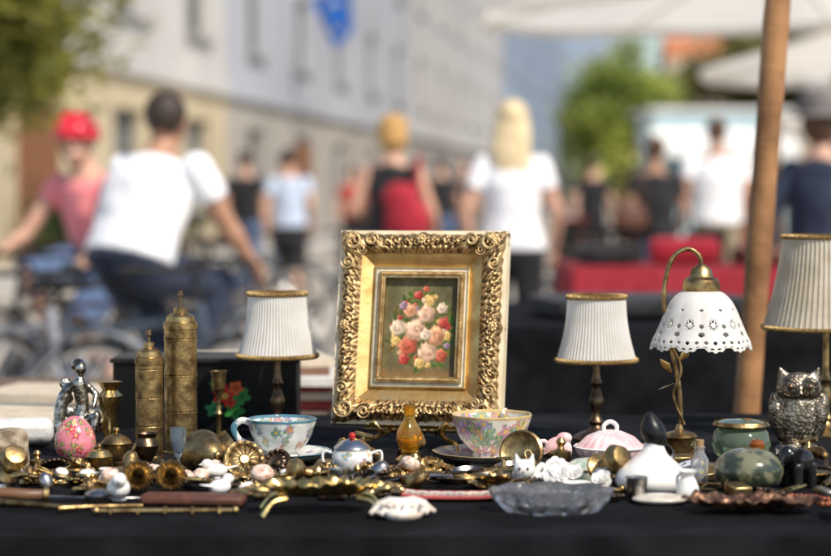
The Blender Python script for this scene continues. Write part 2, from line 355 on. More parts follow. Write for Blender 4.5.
# ---------------------------------------------------------------- tables
def ctable(label,x0,x1,y0,y1,z,mat,drop=.7):
    t=E('market_table',label,'table',((x0+x1)/2,(y0+y1)/2,0))
    hw,hd=(x1-x0)/2,(y1-y0)/2; b=MB(); nx,ny=200,110
    def f(i,j):
        x=-hw+2*hw*i/nx; y=-hd+2*hd*j/ny
        return (x,y,z+.002*noise.noise(V((x*7,y*7,z)))+.0022*max(0,noise.noise(V((x*3+5,y*16+x*3,z))))**.6)
    vs=[f(i,j) for j in range(ny+1) for i in range(nx+1)]
    b.add(vs,[(j*(nx+1)+i,j*(nx+1)+i+1,(j+1)*(nx+1)+i+1,(j+1)*(nx+1)+i) for j in range(ny) for i in range(nx)])
    per=[]
    for i in range(nx): per.append((f(i,0),(0,-1)))
    for j in range(ny): per.append((f(nx,j),(1,0)))
    for i in range(nx,0,-1): per.append((f(i,ny),(0,1)))
    for j in range(ny,0,-1): per.append((f(0,j),(-1,0)))
    n=len(per); vs=[];K=10
    for k in range(K+1):
        d=k/K
        for m,(p,nn) in enumerate(per):
            wv=math.sin(m*.27)*.5+math.sin(m*.12+1)*.6+.3*math.sin(m*.65)
            off=(.012+.02*wv)*d**.8+.012*min(k,1)
            vs.append((p[0]+nn[0]*off,p[1]+nn[1]*off,p[2]-drop*d if k else p[2]))
    b.add(vs,[(k*n+m,k*n+(m+1)%n,(k+1)*n+(m+1)%n,(k+1)*n+m) for k in range(K) for m in range(n)])
    b.make('tablecloth',mat,t,ang=60)
    lg=None
    for sx in(-1,1):
        for sy in(-1,1):
            if lg is None: lg=MB().tube([(0,0,0),(0,0,z-.03)],.018,10).make('leg',iron,t,(sx*(hw-.06),sy*(hd-.06),0))
            else: c=lg.copy(); COL.objects.link(c); c.parent=t; c.location=(sx*(hw-.06),sy*(hd-.06),0)
    MB().box((0,0,z-.018),(2*hw-.02,2*hd-.02,.026)).make('table_top',woodd,t)
    return t
TZ=.80
ctable('long table covered in black cloth with bric-a-brac',-1.1,1.1,2.03,3.2,TZ,clothk)
ctable('stall table draped in black cloth behind',.14,1.9,4.3,5.4,.87,clothk,.8)
ctable('low book table with faded brown cloth',-1.45,-.16,3.4,4.2,.77,M('brown_cloth',(.16,.11,.08),.9))
ctable('stall table with red cloth',.72,2.3,9.0,9.9,.84,M('red_tablecloth',(.3,.012,.025),.8),.75)
def bundle(label,x,y,z,s,rz,mat):
    b=MB(); b.box((0,0,s[2]/2),s); o=b.make('cloth_bundle',mat,None,(x,y,z),(0,0,rad(rz)),bevel=min(s)*.3,sub=1); tag(o,label,'bundle')
bundle('folded black blanket lying on stall',.55,4.75,.872,(.5,.35,.05),8,blk); bundle('folded dark navy blanket on stall',1.25,4.8,.872,(.45,.35,.04),-6,blk)
for (x,y,s,rz,mt,lb) in((.92,9.4,(.3,.3,.1),10,blk,'dark folded garment heap on red stall'),(1.3,9.5,(.35,.3,.13),-8,redc,'dark red folded cloth on stall'),(1.68,9.4,(.3,.28,.09),5,leather,'brown folded cloth on red stall'),(2.02,9.5,(.3,.3,.12),-12,navy,'navy folded cloth on red stall')): bundle(lb,x,y,.843,s,rz,mt)
def book(label,loc,rz,s,cm):
    e=E('book',label,'book',loc,rz,'old books on the stall')
    x,y,z=s; b=MB(); b.box((0,0,.002),(x,y,.004)); b.box((0,0,z-.002),(x,y,.004)); b.box((-x/2+.002,0,z/2),(.004,y-.0005,z-.0082)); b.make('cover',cm,e,bevel=.0008)
    MB().box((.002,0,z/2),(x-.014,y-.01,z-.0085)).make('pages',paper,e)
cvs=[M('cover_red',(.4,.05,.04),.5),M('cover_cream',(.66,.56,.42),.6),M('cover_brown',(.2,.1,.06),.6),M('cover_grey',(.3,.3,.3),.6),M('cover_white',(.75,.72,.66),.5)]
z=.772
for i,(h,c) in enumerate([(.018,0),(.014,1),(.012,0),(.016,4),(.012,2),(.016,1)]):
    book('large old book lying flat in a stack',(-.27+R.uniform(-.03,.03),3.62+R.uniform(-.02,.02),z),90+R.uniform(-14,14),(.22,.26,h),cvs[c]); z+=h+.0006
z=.772
for i,(h,c) in enumerate([(.012,3),(.016,1)]):
    book('worn hardback book lying on the stall',(-.62+R.uniform(-.02,.02),3.62,z),90+R.uniform(-12,12),(.22,.3,h),cvs[c]); z+=h+.0006
book('worn hardback book lying on the stall',(-.95,3.65,.772),80,(.22,.3,.02),cvs[2])
for i in range(2): book('worn brown book beside the black box',(-.60+.01*i,2.98,TZ+.003+.0125*i),90+R.uniform(-12,12),(.17,.24,.012),cvs[2-i])
# ---------------------------------------------------------------- picture frame
fr=E('picture_frame','ornate gilt frame with floral oil painting on brass easel','picture frame',(.002,2.74,TZ),-12)
LEAN=TR(0,0,.036)@RX(-13)
hw,hh=.118,.136
BW=.031
def fprof(o):
    P=[(0,.004),(.004,.018),(.012,.027),(.024,.025),(.031,.019),(.036,.017),(.048,.010),(.0495,.014),(.052,.014)]
    for (a,b),(c,d) in zip(P,P[1:]):
        if a<=o<=c: return b+(d-b)*(o-a)/(c-a)
    return P[-1][1]
OF=[0,.001,.0025,.004]+[.005+.0009*i for i in range(29)]+[.0315,.034,.038,.043,.048,.0495,.051,.052]
def orn(a,o,dc):
    # flowing acanthus: warped domain so that scrolls differ in size and direction
    wx=a+.0035*noise.noise(V((a*45,o*45,1))); wo=o+.0035*noise.noise(V((a*45,o*45,9)))
    cell=.0165 if dc>.05 else .024; k=math.floor(wx/cell); x=(wx-k*cell)-cell/2; s=1 if k%2 else -1
    y=(wo-.0155-.002*s)*s
    r=math.hypot(x,y); th=math.atan2(y,x); sc=cell/.0165
    sp_=math.sin(th*1.0+r*820/sc)
    vein=math.sin(wx*620+wo*s*520)
    e_=math.exp(-(r/(.0085*sc))**2)
    return .0021*sp_*e_+.0011*vein*(1-e_)+.0007*math.sin(th*9)*math.exp(-((r-.006*sc)/.002)**2)
def relief(sd,t,half,o):
    l=t*half; dc=half-abs(l); cw=max(0,1-dc/.055); mw=max(0,1-abs(l)/.025)
    band=max(0,math.sin(pi*min(1,o/BW)))**.7
    a=abs(l)
    n=noise.noise(V((a*190,o*190,sd%2*3))); n2=noise.noise(V((a*70,o*80,7+sd%2)))
    h0=orn(a,o,dc)+.0009*n+.0013*n2
    hgt=band*(h0+.006*cw+.0028*mw)
    out=(.0012*math.cos(a/.0165*2*pi+n2*2)+.0055*cw*(.6+.4*math.sin(dc*150))+.003*mw-.0005) if o<.004 else 0
    return hgt,out,h0
b=MB(); ring=[]
NS=280
for sd in range(4):
    H_=hw if sd%2==0 else hh
    for i in range(NS): ring.append((sd,-1+2*i/NS,H_))
n=len(ring); vs=[]; cc=[]
gd,gl=V((.13,.07,.028)),V((.84,.6,.3))  # gilding darker in relief recesses: patina plus shade painted into the colour
for o in OF:
    for sd,t,Hh in ring:
        other=hh if sd%2==0 else hw
        hg,out,h0=relief(sd,t,Hh,o)
        a=t*(Hh-o)*(1+(out/Hh)); c=other-o+out
        q={0:(a,c),1:(c,-a),2:(-a,-c),3:(-c,a)}[sd]
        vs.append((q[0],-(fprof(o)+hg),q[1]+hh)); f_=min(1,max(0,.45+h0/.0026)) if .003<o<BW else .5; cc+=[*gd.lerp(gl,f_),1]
fs=[(j*n+i,j*n+(i+1)%n,(j+1)*n+(i+1)%n,(j+1)*n+i) for j in range(len(OF)-1) for i in range(n)]
fm=[0 if OF[j]<BW else 1 for j in range(len(OF)-1) for i in range(n)]
b.add(vs,fs); b.m=fm; NB=len(b.v)
def scroll(b,cx,cz,sx,sz,r0,yy,th=.0028,turn=1.6):
    pts=[]; th*=.62; yy-=.001
    for i in range(26):
        t=i/25; a=t*turn*2*pi; r=r0*(1-.8*t); pts.append((cx+sx*r*math.cos(a),-yy-.001*t,cz+sz*r*math.sin(a)))
    b.tube(pts,[(th*(.5+.7*math.sin(pi*min(1,i/20))),th*.7) for i in range(26)],7)
for sx in(-1,1):
    for sz in(-1,1):
        x,zc=sx*hw,hh+sz*hh
        scroll(b,x-sx*.019,zc-sz*.017,sx,sz,.014,.034,.0034); scroll(b,x-sx*.046,zc-sz*.013,-sx,sz,.010,.031,.0026); scroll(b,x-sx*.013,zc-sz*.046,sx,-sz,.010,.031,.0026)
        scroll(b,x-sx*.032,zc-sz*.028,-sx,-sz,.0075,.031,.0022)
        for k in range(11):
            a=rad(-50+k*19); ln=.010+.003*(k%2)
            p0=V((x-sx*.017,-.0322,zc-sz*.015)); d=V((sx*math.cos(a),0,sz*math.sin(a)))
            b.tube([p0,p0+d*ln*.6+V((0,-.0012,0)),p0+d*ln*1.25+V((0,.004,0))],[(.001,.001),(.0026,.0015),(.0006,.0006)],7,side=(0,1,0))
for sx,sz in((0,1),(0,-1),(1,0),(-1,0)):
    c=V((sx*(hw-.012),-.029,hh+sz*(hh-.012)))
    b.ball(c,(.003,.003,.003),12)
    for k in range(8): a=k*pi/4; b.ball(c+V((math.cos(a)*.005,.001,math.sin(a)*.005)),(.0028,.002,.0028),10)
T0=LEAN
def xf(mb,T): mb.v=[tuple(T@V(p)) for p in mb.v]
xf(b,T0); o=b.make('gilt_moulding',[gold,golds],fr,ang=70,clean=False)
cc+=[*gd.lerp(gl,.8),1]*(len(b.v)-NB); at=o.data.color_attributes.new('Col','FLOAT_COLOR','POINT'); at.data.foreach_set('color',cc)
def rectring(b,ax,az,bx,bz,y0,y1):
    b.box((0,(y0+y1)/2,hh+(az+bz)/2),(2*ax,y1-y0,az-bz)); b.box((0,(y0+y1)/2,hh-(az+bz)/2),(2*ax,y1-y0,az-bz))
    for s in(-1,1): b.box((s*(ax+bx)/2,(y0+y1)/2,hh),(ax-bx,y1-y0,2*bz))
q=MB(); rectring(q,hw+.0028,hh+.0028,hw-.004,hh-.004,-.0135,.0155); rectring(q,hw-.0042,hh-.0042,.06,.078,-.0035,.012); xf(q,T0); q.make('frame_back',M('pale_frame_wood',(.78,.68,.48),.55,0,(.66,.54,.35),30),fr)
q=MB(); rectring(q,.0665,.0845,.0615,.0795,-.0125,.0); xf(q,T0); q.make('cream_liner',cream,fr,bevel=.0008)
q=MB(); rectring(q,.0614,.0794,.0525,.0705,-.016,.0)
for s in(-1,1):
    for i in range(49): q.ball((-.057+.114*i/48,-.0163,hh+s*.0755),(.0011,.0016,.0028),8); 
    for i in range(60): q.ball((s*.0575,-.0163,hh-.071+.142*i/59),(.0028,.0016,.0011),8)
xf(q,T0); q.make('inner_gilt_moulding',goldb,fr,bevel=.001)
q=MB(); nx,nz=200,270; pw,ph=.0524,.0704
q.add([(-pw+2*pw*i/nx,-.006,hh-ph+2*ph*j/nz) for j in range(nz+1) for i in range(nx+1)],[(j*(nx+1)+i,j*(nx+1)+i+1,(j+1)*(nx+1)+i+1,(j+1)*(nx+1)+i) for j in range(nz) for i in range(nx)])
pc=q.make('painted_canvas',oilp,fr,clean=False)
P2=random.Random(4)
fls=[]
pal=[(.8,.38,.2),(.62,.13,.07),(.82,.5,.33),(.52,.06,.045),(.82,.62,.44),(.78,.5,.16),(.36,.22,.32)]
for i in range(120):
    a=P2.uniform(0,2*pi); r=P2.random()**.5; fls.append((.52+.46*r*math.cos(a),.47+.4*r*math.sin(a),P2.uniform(.06,.1),(.09+P2.random()*.08,.11+P2.random()*.08,.035),1,P2.uniform(0,6)))
for i in range(34):
    a=P2.uniform(0,2*pi); r=.55+.45*P2.random(); fls.append((.52+.42*r*math.cos(a),.49+.38*r*math.sin(a),P2.uniform(.03,.055),P2.choice(pal),0,P2.uniform(0,6)))
for (x,y,r,c) in [(.34,.7,.12,0),(.6,.8,.1,5),(.44,.85,.08,3),(.16,.38,.09,5),(.24,.74,.07,6),(.78,.72,.09,4),(.86,.44,.085,5),(.55,.92,.055,1),(.28,.2,.1,3),(.5,.16,.09,5),(.78,.24,.11,1),(.18,.52,.13,4),(.8,.57,.11,3),(.56,.66,.15,2),(.33,.34,.165,1),(.6,.27,.16,2),(.7,.44,.16,0),(.42,.5,.18,2),(.57,.45,.1,4)]: fls.append((x+.01,y-.02,r,pal[c],0,P2.uniform(0,6)))
def pf(u,v):
    nn=noise.noise(V((u*5,v*5,1)))*.5+.5; n3=noise.noise(V((u*30,v*14,3))); n4=noise.noise(V((u*12,v*16,8)))
    c=V((.15,.13,.06))*(.6+.8*nn)*(1.1-.6*abs(u-.3))*(1+.2*n3)
    t=min(1,max(0,(.13-v+.05*n3)/.12)); c=c.lerp(V((.24,.14,.055))*(.6+.7*nn),t)
    uu,vv=u+.012*n3+.01*n4,v+.01*n4
    for x,y,r,col,lf,ph_ in fls:
        du,dv=(uu-x),(vv-y)*1.34
        if abs(du)>r*1.1 or abs(dv)>r*1.1: continue
        if lf:
            ca,sa=math.cos(ph_),math.sin(ph_); du,dv=du*ca+dv*sa,-du*sa+dv*ca; d=math.hypot(du,dv*2.2)
            if d<r: c=c.lerp(V(col)*(.5+.9*abs(dv)/r*2),min(1,(r-d)/(r*.3)))
        else:
            d=math.hypot(du,dv); a=math.atan2(dv,du); re=r*(.9+.07*math.sin(5*a+ph_)+.14*n3)
            if d<re:
                sw=.5+.5*math.sin(a*1.0+ph_+d/r*9+n4*3); sw2=.5+.5*math.sin(-a*2+ph_*2+d/r*6)
                col_=V(col)*(.5+.38*sw+.15*sw2)*(1.02-.4*(du-dv)/r)+V((.15,.12,.08))*max(0,-du+dv)/r
                c=c.lerp(col_,min(1,(re-d)/(r*.25)))
    return c
paint(pc,lambda p: pf((p.x+pw)/(2*pw),(p.z-hh+ph)/(2*ph)))
for v_ in pc.data.vertices: v_.co=T0@v_.co
es=E('brass_easel','small brass easel with scrolled feet holding frame','easel',(.002,2.74,TZ),-12)
b=MB()
for s in(-1,1):
    b.tube(sp([(s*.075,-.085,.004),(s*.07,-.075,.018),(s*.055,-.05,.02),(s*.04,-.03,.026),(s*.038,-.002,.03),(s*.03,.02,.08),(s*.01,.05,.19)],26),.0035,8)
    b.tube(sp([(s*.04,-.034,.028),(s*.042,-.05,.034),(s*.05,-.052,.044),(s*.056,-.046,.038)],10),.003,8); b.ball((s*.075,-.085,.006),.006)
b.tube([(-.075,.0,.0285),(.075,.0,.0285)],.0035,8); b.tube([(0,.048,.19),(0,.14,.004)],.003,8)
for x in range(-3,4): b.ball((x*.011,-.001,.0285),.0055,10)
b.make('easel_legs',brass,es)
# ---------------------------------------------------------------- lamps
def pleat(rt,rb,h,n=66,amp=.0008,flare=.004):
    b=MB(); pr=[]
    for i in range(15): t=i/14; pr.append((rb+(rt-rb)*t-flare*math.sin(pi*t),h*t))
    f=lambda r,z,a,t:(r+amp*(math.cos(n*a+.4*math.sin(5*a))+.35*math.cos(2*n*a+1)+.5*math.sin(7*a)*(1-t)),z)
    b.lathe(pr,n*8,mod=f); return b
def trim(r,z,w,b):
    k=int(r*2*pi/.0022)
    b.lathe([(r+.0012,z-w/2),(r+.0028,z-w/4),(r+.0028,z+w/4),(r+.0012,z+w/2),(r-.002,z+w/2),(r-.002,z-w/2)],k*4,closed=True,mod=lambda q,zz,a,t:(q+.0008*math.cos(k*a),zz+.0009*math.cos(k*a+1)))
    return b
def lamp(label,loc,top,rt,rb,sh,fm,stem):
    e=E('table_lamp',label,'lamp',loc)
    s0=top-sh
    pleat(rt,rb,sh).make('lamp_shade',fm,e,(0,0,s0),clean=False)
    trim(rb,0.001,.006,MB()).make('shade_trim',braid,e,(0,0,s0)); trim(rt,sh-.001,.006,MB()).make('shade_trim',braid,e,(0,0,s0))
    P=[(0,0),(.034,0),(.035,.004),(.03,.008),(.024,.011),(.012,.016),(.008,.022),(.012,.028),(.007,.034),(.0055,.04),(.009,.05),(.0105,.058),(.007,.07),(.005,.078),(.0085,.084),(.006,.09),(.0045,.1),(.0045,s0-.002),(.014,s0),(.014,s0+.004),(.007,s0+.006),(.007,s0+.05),(0,s0+.05)]
    MB().lathe(P,48,mod=lambda r,z,a,t:(r*(1+(.1*math.cos(8*a+z*300) if .04<z<.075 else 0)),z)).make('lamp_base',stem,e,ang=50)
    b=MB()
    for k in range(3): a=k*2*pi/3; b.tube([(0,0,sh-.006),((rt-.001)*math.cos(a),(rt-.001)*math.sin(a),sh-.004)],.001,6)
    b.tube([(0,0,.045),(0,0,sh-.006)],.0012,6); b.make('shade_carrier',brass,e,(0,0,s0))
lamp('small table lamp with white pleated shade and dark bronze stem',(-.201,2.85,TZ),.215,.0415,.0575,.092,fabric,bronze)
lamp('small table lamp with white pleated shade on bronze stem',(.2635,2.85,TZ),.2105,.0415,.0575,.094,fabric,bronze)
lamp('larger lamp with beige pleated shade and gold braid',(.608,2.9,TZ),.297,.064,.092,.136,fabricb,brassd)
e=E('table_lamp','brass gooseneck lamp with white lace pattern glass shade','lamp',(.354,2.62,TZ))
MB().lathe([(0,0),(.03,0),(.031,.005),(.022,.009),(.0215,.03),(.024,.034),(.02,.038),(.006,.042),(.0045,.05),(0,.05)],40).make('lamp_base',brassd,e)
b=MB(); b.tube(sp([(.002,0,.045),(-.001,0,.10),(-.015,0,.17),(-.022,0,.225),(-.012,0,.27),(.008,0,.285),(.024,0,.277),(.028,0,.262)],50),[.0032]*51,10)
b.tube(sp([(.006,-.004,.05),(-.009,-.006,.09),(.001,-.004,.125),(-.016,-.004,.165)],30),.0018,8)
b.ball((-.013,0,.165),.006); b.make('lamp_arm',brassd,e)
b=MB()
for (x,z,a) in((-.012,.12,130),(-.002,.135,50),(-.008,.105,200)):
    d=V((math.cos(rad(a)),-.2,math.sin(rad(a)))); p=V((x,-.004,z)); b.tube([p,p+d*.012,p+d*.024],[(.001,.001),(.006,.0012),(.0006,.0006)],8)
b.make('brass_leaf',brass,e)
MB().lathe([(0,.032),(.006,.032),(.013,.026),(.016,.016),(.023,.012),(.0255,.002),(.0235,-.006),(.018,-.006),(0,-.004)],32).make('shade_holder',brassd,e,(.028,0,.232))
NR=84; NSG=528
pr=rs([(.020,.072),(.030,.068),(.040,.058),(.047,.045),(.053,.03),(.059,.015),(.0645,.004),(.066,0)],NR)
def sk2(i,j):
    u=((i/NSG*11)%1-.5); v=j/NR
    x=u*2*pi*pr[j][0]/11; y=(v-.58)*.1
    d=math.hypot(x,y); a=math.atan2(y,x)
    if .003<d<.0085*(.78+.22*math.cos(6*a)) and abs(math.sin(3*a))>.45: return True
    x2=(((i/NSG*44)%1)-.5)*2*pi*pr[j][0]/44
    if math.hypot(x2,(v-.92)*.1)<.0024: return True
    x2=(((i/NSG*33)%1)-.5)*2*pi*pr[j][0]/33
    if math.hypot(x2,(v-.82)*.1)<.0026: return True
    u3=((i/NSG*11+.5)%1-.5)*2*pi*pr[j][0]/11
    for cy,rr in((.70,.003),(.60,.0022),(.40,.0018)):
        if math.hypot(u3*.7,(v-cy)*.1)<rr: return True
    return False
def md(r,z,a,t): return (r*(1+.035*abs(math.sin(5.5*a))*t),z-.007*max(0,t-.8)/.2*abs(math.sin(5.5*a))-.001*t*math.cos(44*a)*(t>.95))
lw=M('white_lace_ceramic',(.9,.88,.84),.3,0,(.84,.82,.77),40,coat=.2,thin=.4)
o=MB().lathe(pr,NSG,mod=md,skip=sk2).make('lamp_shade',lw,e,(.028,0,.158)); q=o.modifiers.new('t','SOLIDIFY'); q.thickness=.0013
# ---------------------------------------------------------------- cups
def flowers(seed,n,zr,pal,rs_=(.006,.012)):
    q=random.Random(seed); L=[]
    for i in range(n): L.append((q.uniform(-pi,pi),q.uniform(*zr),q.uniform(*rs_),q.choice(pal),q.uniform(0,6),0))
    return L
def fpaint(base,L,Rr,rim=None,rimc=None):
    def fn(p):
        a=math.atan2(p.y,p.x); c=V(base)
        for fa,fz,fr_,col,ph_,_ in L:
            da=(a-fa+pi)%(2*pi)-pi; du=da*Rr; dv=p.z-fz; d=math.hypot(du,dv)
            if d<fr_:
                t=math.atan2(dv,du)
                if d<fr_*(.72+.28*math.cos(5*t+ph_)): c=V(col)*(.75+.35*d/fr_) if d>fr_*.25 else V((.75,.5,.1))
                elif d<fr_*.95 and math.sin(3*t+ph_)>.6: c=V((.15,.3,.12))
        if rim and p.z>rim: c=V(rimc)
        return c
    return fn
def cup(label,loc,r,h,hz,L,base,rimc):
    e=E('teacup',label,'teacup',(*loc[:2],loc[2]+.009),hz,'floral porcelain teacups')
    pr=[(0,.002),(r*.42,.002),(r*.46,0),(r*.47,.004),(r*.45,.007),(r*.62,h*.25),(r*.82,h*.5),(r*.92,h*.75),(r,h),(r-.002,h),(r*.9,h*.74),(r*.79,h*.5),(r*.58,h*.26),(r*.3,.011),(0,.01)]
    o=MB().lathe(rs(pr,84),200,mod=lambda q,z,a,t:(q*(1+.018*math.cos(8*a)*(z/h)),z)).make('cup_bowl',porcf,e,ang=60); paint(o,fpaint(base,L,r*.9,h-.0025,rimc))
    b=MB().tube(sp([(r*.86,0,h*.9),(r*1.15,0,h*.98),(r*1.38,0,h*.8),(r*1.25,0,h*.5),(r*.95,0,h*.34),(r*.74,0,h*.34)],24),[(.0028,.0045)]*25,10,side=(0,1,0)).make('cup_handle',porcf,e); paint(b,lambda p:V(base)*.95 if p.x<r*1.28 else V(rimc))
    s=E('saucer','porcelain saucer under a teacup','saucer',loc,0,'porcelain saucers')
    R2=r*1.42
    o=MB().lathe(rs([(0,.003),(r*.5,.003),(r*.55,0),(r*.6,.003),(R2*.8,.0085),(R2,.016),(R2-.001,.0175),(R2*.8,.011),(r*.6,.0072),(0,.007)],50),180,mod=lambda q,z,a,t:(q*(1+.012*math.cos(10*a)*(q/R2)),z)).make('saucer_dish',porcf,s)
    L2=[(math.cos(a)*R2*.78,math.sin(a)*R2*.78,rr,c,p_) for a,_,rr,c,p_,_ in L[:18]]
    def fn(p):
        c=V(base)
        for x,y,rr,cc,p_ in L2:
            d=math.hypot(p.x-x,p.y-y)
            if d<rr*(.75+.25*math.cos(5*math.atan2(p.y-y,p.x-x)+p_)): c=V(cc)
        if math.hypot(p.x,p.y)>R2-.002: c=V(rimc)
        return c
    paint(o,fn)
pA=[(.55,.3,.35),(.3,.45,.55),(.6,.5,.35),(.25,.4,.35),(.6,.25,.2),(.35,.3,.5)]
pB=[(.5,.28,.5),(.65,.52,.2),(.65,.35,.33),(.3,.45,.33),(.45,.35,.58),(.28,.4,.3),(.65,.32,.42)]
cup('white teacup with blue rim and small flowers',(-.178,2.6,TZ),.046,.05,185,flowers(1,60,(.01,.047),pA,(.004,.009)),(.76,.77,.72),(.08,.2,.26))
cup('teacup covered in purple and yellow flowers',(.101,2.6,TZ),.054,.056,70,flowers(2,90,(.01,.052),pB,(.006,.013)),(.8,.74,.64),(.6,.45,.2))
# ---------------------------------------------------------------- mills
def mill(label,loc,r,body,top):
    e=E('coffee_grinder',label,'coffee grinder',loc,0,'brass hand coffee grinders')
    P=[(0,0),(r*1.04,0),(r*1.04,.004),(r,.005)]
    for k in range(1,4):
        z=body*(.05+.27*k); P+=[(r,z-.003),(r*1.025,z-.0028),(r*1.025,z-.001),(r*.985,z),(r*1.025,z+.001),(r*1.025,z+.0028),(r,z+.003)]
    P+=[(r,body-.014),(r*1.05,body-.013),(r*1.05,body-.004),(r*.9,body-.003),(r*.86,body+.004),(r*.6,body+.008),(r*.42,body+.009),(r*.4,body+.016),(0,body+.016)]
    MB().lathe(P,72,mod=lambda q,z,a,t:(q+(.00035*math.cos(24*a)*math.sin(z*500) if body*.12<z<body*.8 else 0),z)).make('grinder_body',brassd,e,ang=30)
    MB().lathe([(0,0),(.0035,0),(.003,.004),(.0022,top-body-.02),(.0042,top-body-.018),(.0036,top-body-.011),(0,top-body-.008)],16).make('grinder_spindle',bronze,e,(0,0,body+.012))
mill('tall engraved brass coffee grinder cylinder',(-.324,2.7,TZ),.0225,.186,.225)
mill('short brass coffee grinder cylinder',(-.360,2.645,TZ),.0185,.142,.174)
b=MB(); bx=.277
nx,nz=170,66
b.add([(-bx/2+bx*i/nx,-.06,.1*j/nz) for j in range(nz+1) for i in range(nx+1)],[(j*(nx+1)+i,j*(nx+1)+i+1,(j+1)*(nx+1)+i+1,(j+1)*(nx+1)+i) for j in range(nz) for i in range(nx)])
e=E('lacquer_box','black lacquered box painted with red flowers and leaves','box',(-.319,3.02,TZ+.004))
o=b.make('painted_front',lacq,e,clean=False)
F3=[(.66,.28,.12,(.04,.22,.05)),(.55,.3,.1,(.05,.28,.1)),(.7,.5,.11,(.05,.25,.06)),(.6,.52,.13,(.55,.03,.02)),(.67,.62,.09,(.65,.12,.04)),(.56,.66,.07,(.06,.24,.05)),(.64,.4,.07,(.6,.05,.03)),(.2,.4,.07,(.4,.04,.03)),(.61,.5,.04,(.75,.5,.1))]
def bf(p):
    u,v=(p.x+bx/2)/bx,p.z/.1; c=V((.008,.008,.008))
    for x,y,r,cc_ in F3:
        du,dv=(u-x)*2.6,v-y; d=math.hypot(du,dv); a=math.atan2(dv,du)
        if d<r*1.3*(.8+.2*math.cos(5*a+x*20)): c=V(cc_)*(.4+.9*d/r)*(.7+.5*abs(math.sin(a*2.5+x*10)))
    return c
paint(o,bf)
b=MB().box((0,0,.05),(bx,.1195,.1)); b.box((0,0,.1035),(bx+.008,.13,.007)); b.box((0,0,-.002),(bx+.006,.126,.004)); b.make('box_body',blackm,e,bevel=.0015)
# ---------------------------------------------------------------- individual objects
def L(name,label,cat,x,y,prof,mat,seg=36,rz=0,rot=None,z=TZ,mod=None,parts=(),smooth=0,**k):
    pr=rs(prof,smooth) if smooth else prof
    if not parts:
        o=MB().lathe(pr,seg,mod=mod).make(name,mat,None,(x,y,z),rot or (0,0,rad(rz)),**k); return tag(o,label,cat)
    e=E(name,label,cat,(x,y,z),rz)
    if rot: e.rotation_euler=rot
    MB().lathe(pr,seg,mod=mod).make(k.pop('body','vessel_body'),mat,e,**k)
    for nm,mb,mt in parts: mb.make(nm,mt,e)
    return e
L('goblet','slim brass goblet with wide rim','goblet',-.2817,2.80,[(0,0),(.02,0),(.018,.004),(.004,.01),(.003,.04),(.006,.045),(.003,.05),(.003,.07),(.008,.078),(.011,.1),(.0125,.106),(.0115,.106),(.009,.08),(0,.076)],brassd)
b=MB(); b.lathe([(0,0),(.02,0),(.021,.006),(.015,.01),(.017,.02),(.012,.028),(0,.03)],24)
for a,c,ra,rb in [((0,0,.045),(.004,0,.07),.013,.009),((.004,0,.07),(.0,0,.1),.009,.0105),((0,0,.1),(.001,-.002,.112),.0045,.0045),((0,0,.045),(.02,-.012,.056),.0105,.008),((.02,-.012,.056),(.012,-.018,.022),.008,.0045),((0,0,.045),(-.014,-.016,.05),.0105,.008),((-.014,-.016,.05),(-.018,-.014,.02),.008,.0045),((.009,0,.098),(.022,-.004,.085),.0055,.0045),((.022,-.004,.085),(.016,-.014,.068),.0045,.003),((-.009,0,.098),(-.02,.002,.088),.0055,.0045),((-.02,.002,.088),(-.024,.0,.06),.0045,.003)]: b.cap(V(a),V(c),ra,rb,10)
b.ball((.001,-.003,.121),(.008,.009,.0105),12); b.ball((-.001,.004,.125),(.0105,.0095,.010),12); b.ball((0,.002,.036),(.022,.018,.016),12); b.tube(sp([(-.012,.004,.1),(-.024,.006,.07),(-.028,.0,.035),(-.02,-.004,.02)],10),[.004,.007,.009,.009,.009,.008,.008,.007,.006,.005,.004],8)
for k in range(16): # foliage swags and flowers around the seat
    a=k*.79; b.ball((.02*math.cos(a)*(1-.01*k),.016*math.sin(a),.012+.0028*k),(.0055,.005,.0045),8)
for k in range(5): b.ball((-.018+.003*k,.008,.1-.02*k),(.009,.004,.008),8)
tag(b.make('figurine',M('figurine_silver',(.62,.58,.5),.25,1,(.12,.1,.075),120,.0008,260),None,(-.4585,2.67,TZ),(0,0,rad(20)),vox=.0011,sm=2),'silver figurine of seated nymph on round base','figurine')
b=MB(); b.lathe([(0,0),(.018,0),(.017,.005),(.006,.01),(.006,.02),(.012,.035),(.009,.05),(.013,.065),(.016,.08),(.009,.088),(.016,.1),(0,.1)],28,mod=lambda r,z,a,t:(r*(1+.12*math.cos(6*a+z*60)),z))
tag(b.make('candlestick',brass,None,(-.422,2.70,TZ)),'ornate brass candlestick with twisted stem','candlestick')
e=E('decorative_egg','pink egg with floral decoration and gilt bands','egg',(-.4425,2.54,TZ))
MB().lathe([(0,0),(.015,0),(.014,.003),(.007,.006),(.009,.009),(.015,.013),(.012,.014),(0,.01)],28).make('egg_stand',brass,e)
o=MB().lathe([(.0265*math.sin(pi*i/60)*(1+.12*math.cos(pi*i/60)),.031-.031*math.cos(pi*i/60)) for i in range(61)],160,mod=lambda r,z,a,t:(r+.0006*noise.noise(V((math.cos(a)*20,math.sin(a)*20,z*900))),z)).make('egg_shell',porcf,e,(0,0,.008))
FE=flowers(8,110,(.004,.058),[(.6,.03,.1),(.65,.15,.2),(.75,.6,.4),(.15,.22,.1),(.5,.02,.08)],(.003,.0065)); paint(o,fpaint((.72,.22,.27),FE,.022))
b=MB(); 
for k in range(3): b.lathe([(.0262,-.0006),(.027,0),(.0262,.0006)],48,T=TR(0,0,.036)@RY(90)@RX(60*k)@Matrix.Diagonal((1.12,1.0,1,1)),closed=True)
b.make('gilt_band',brass,e)
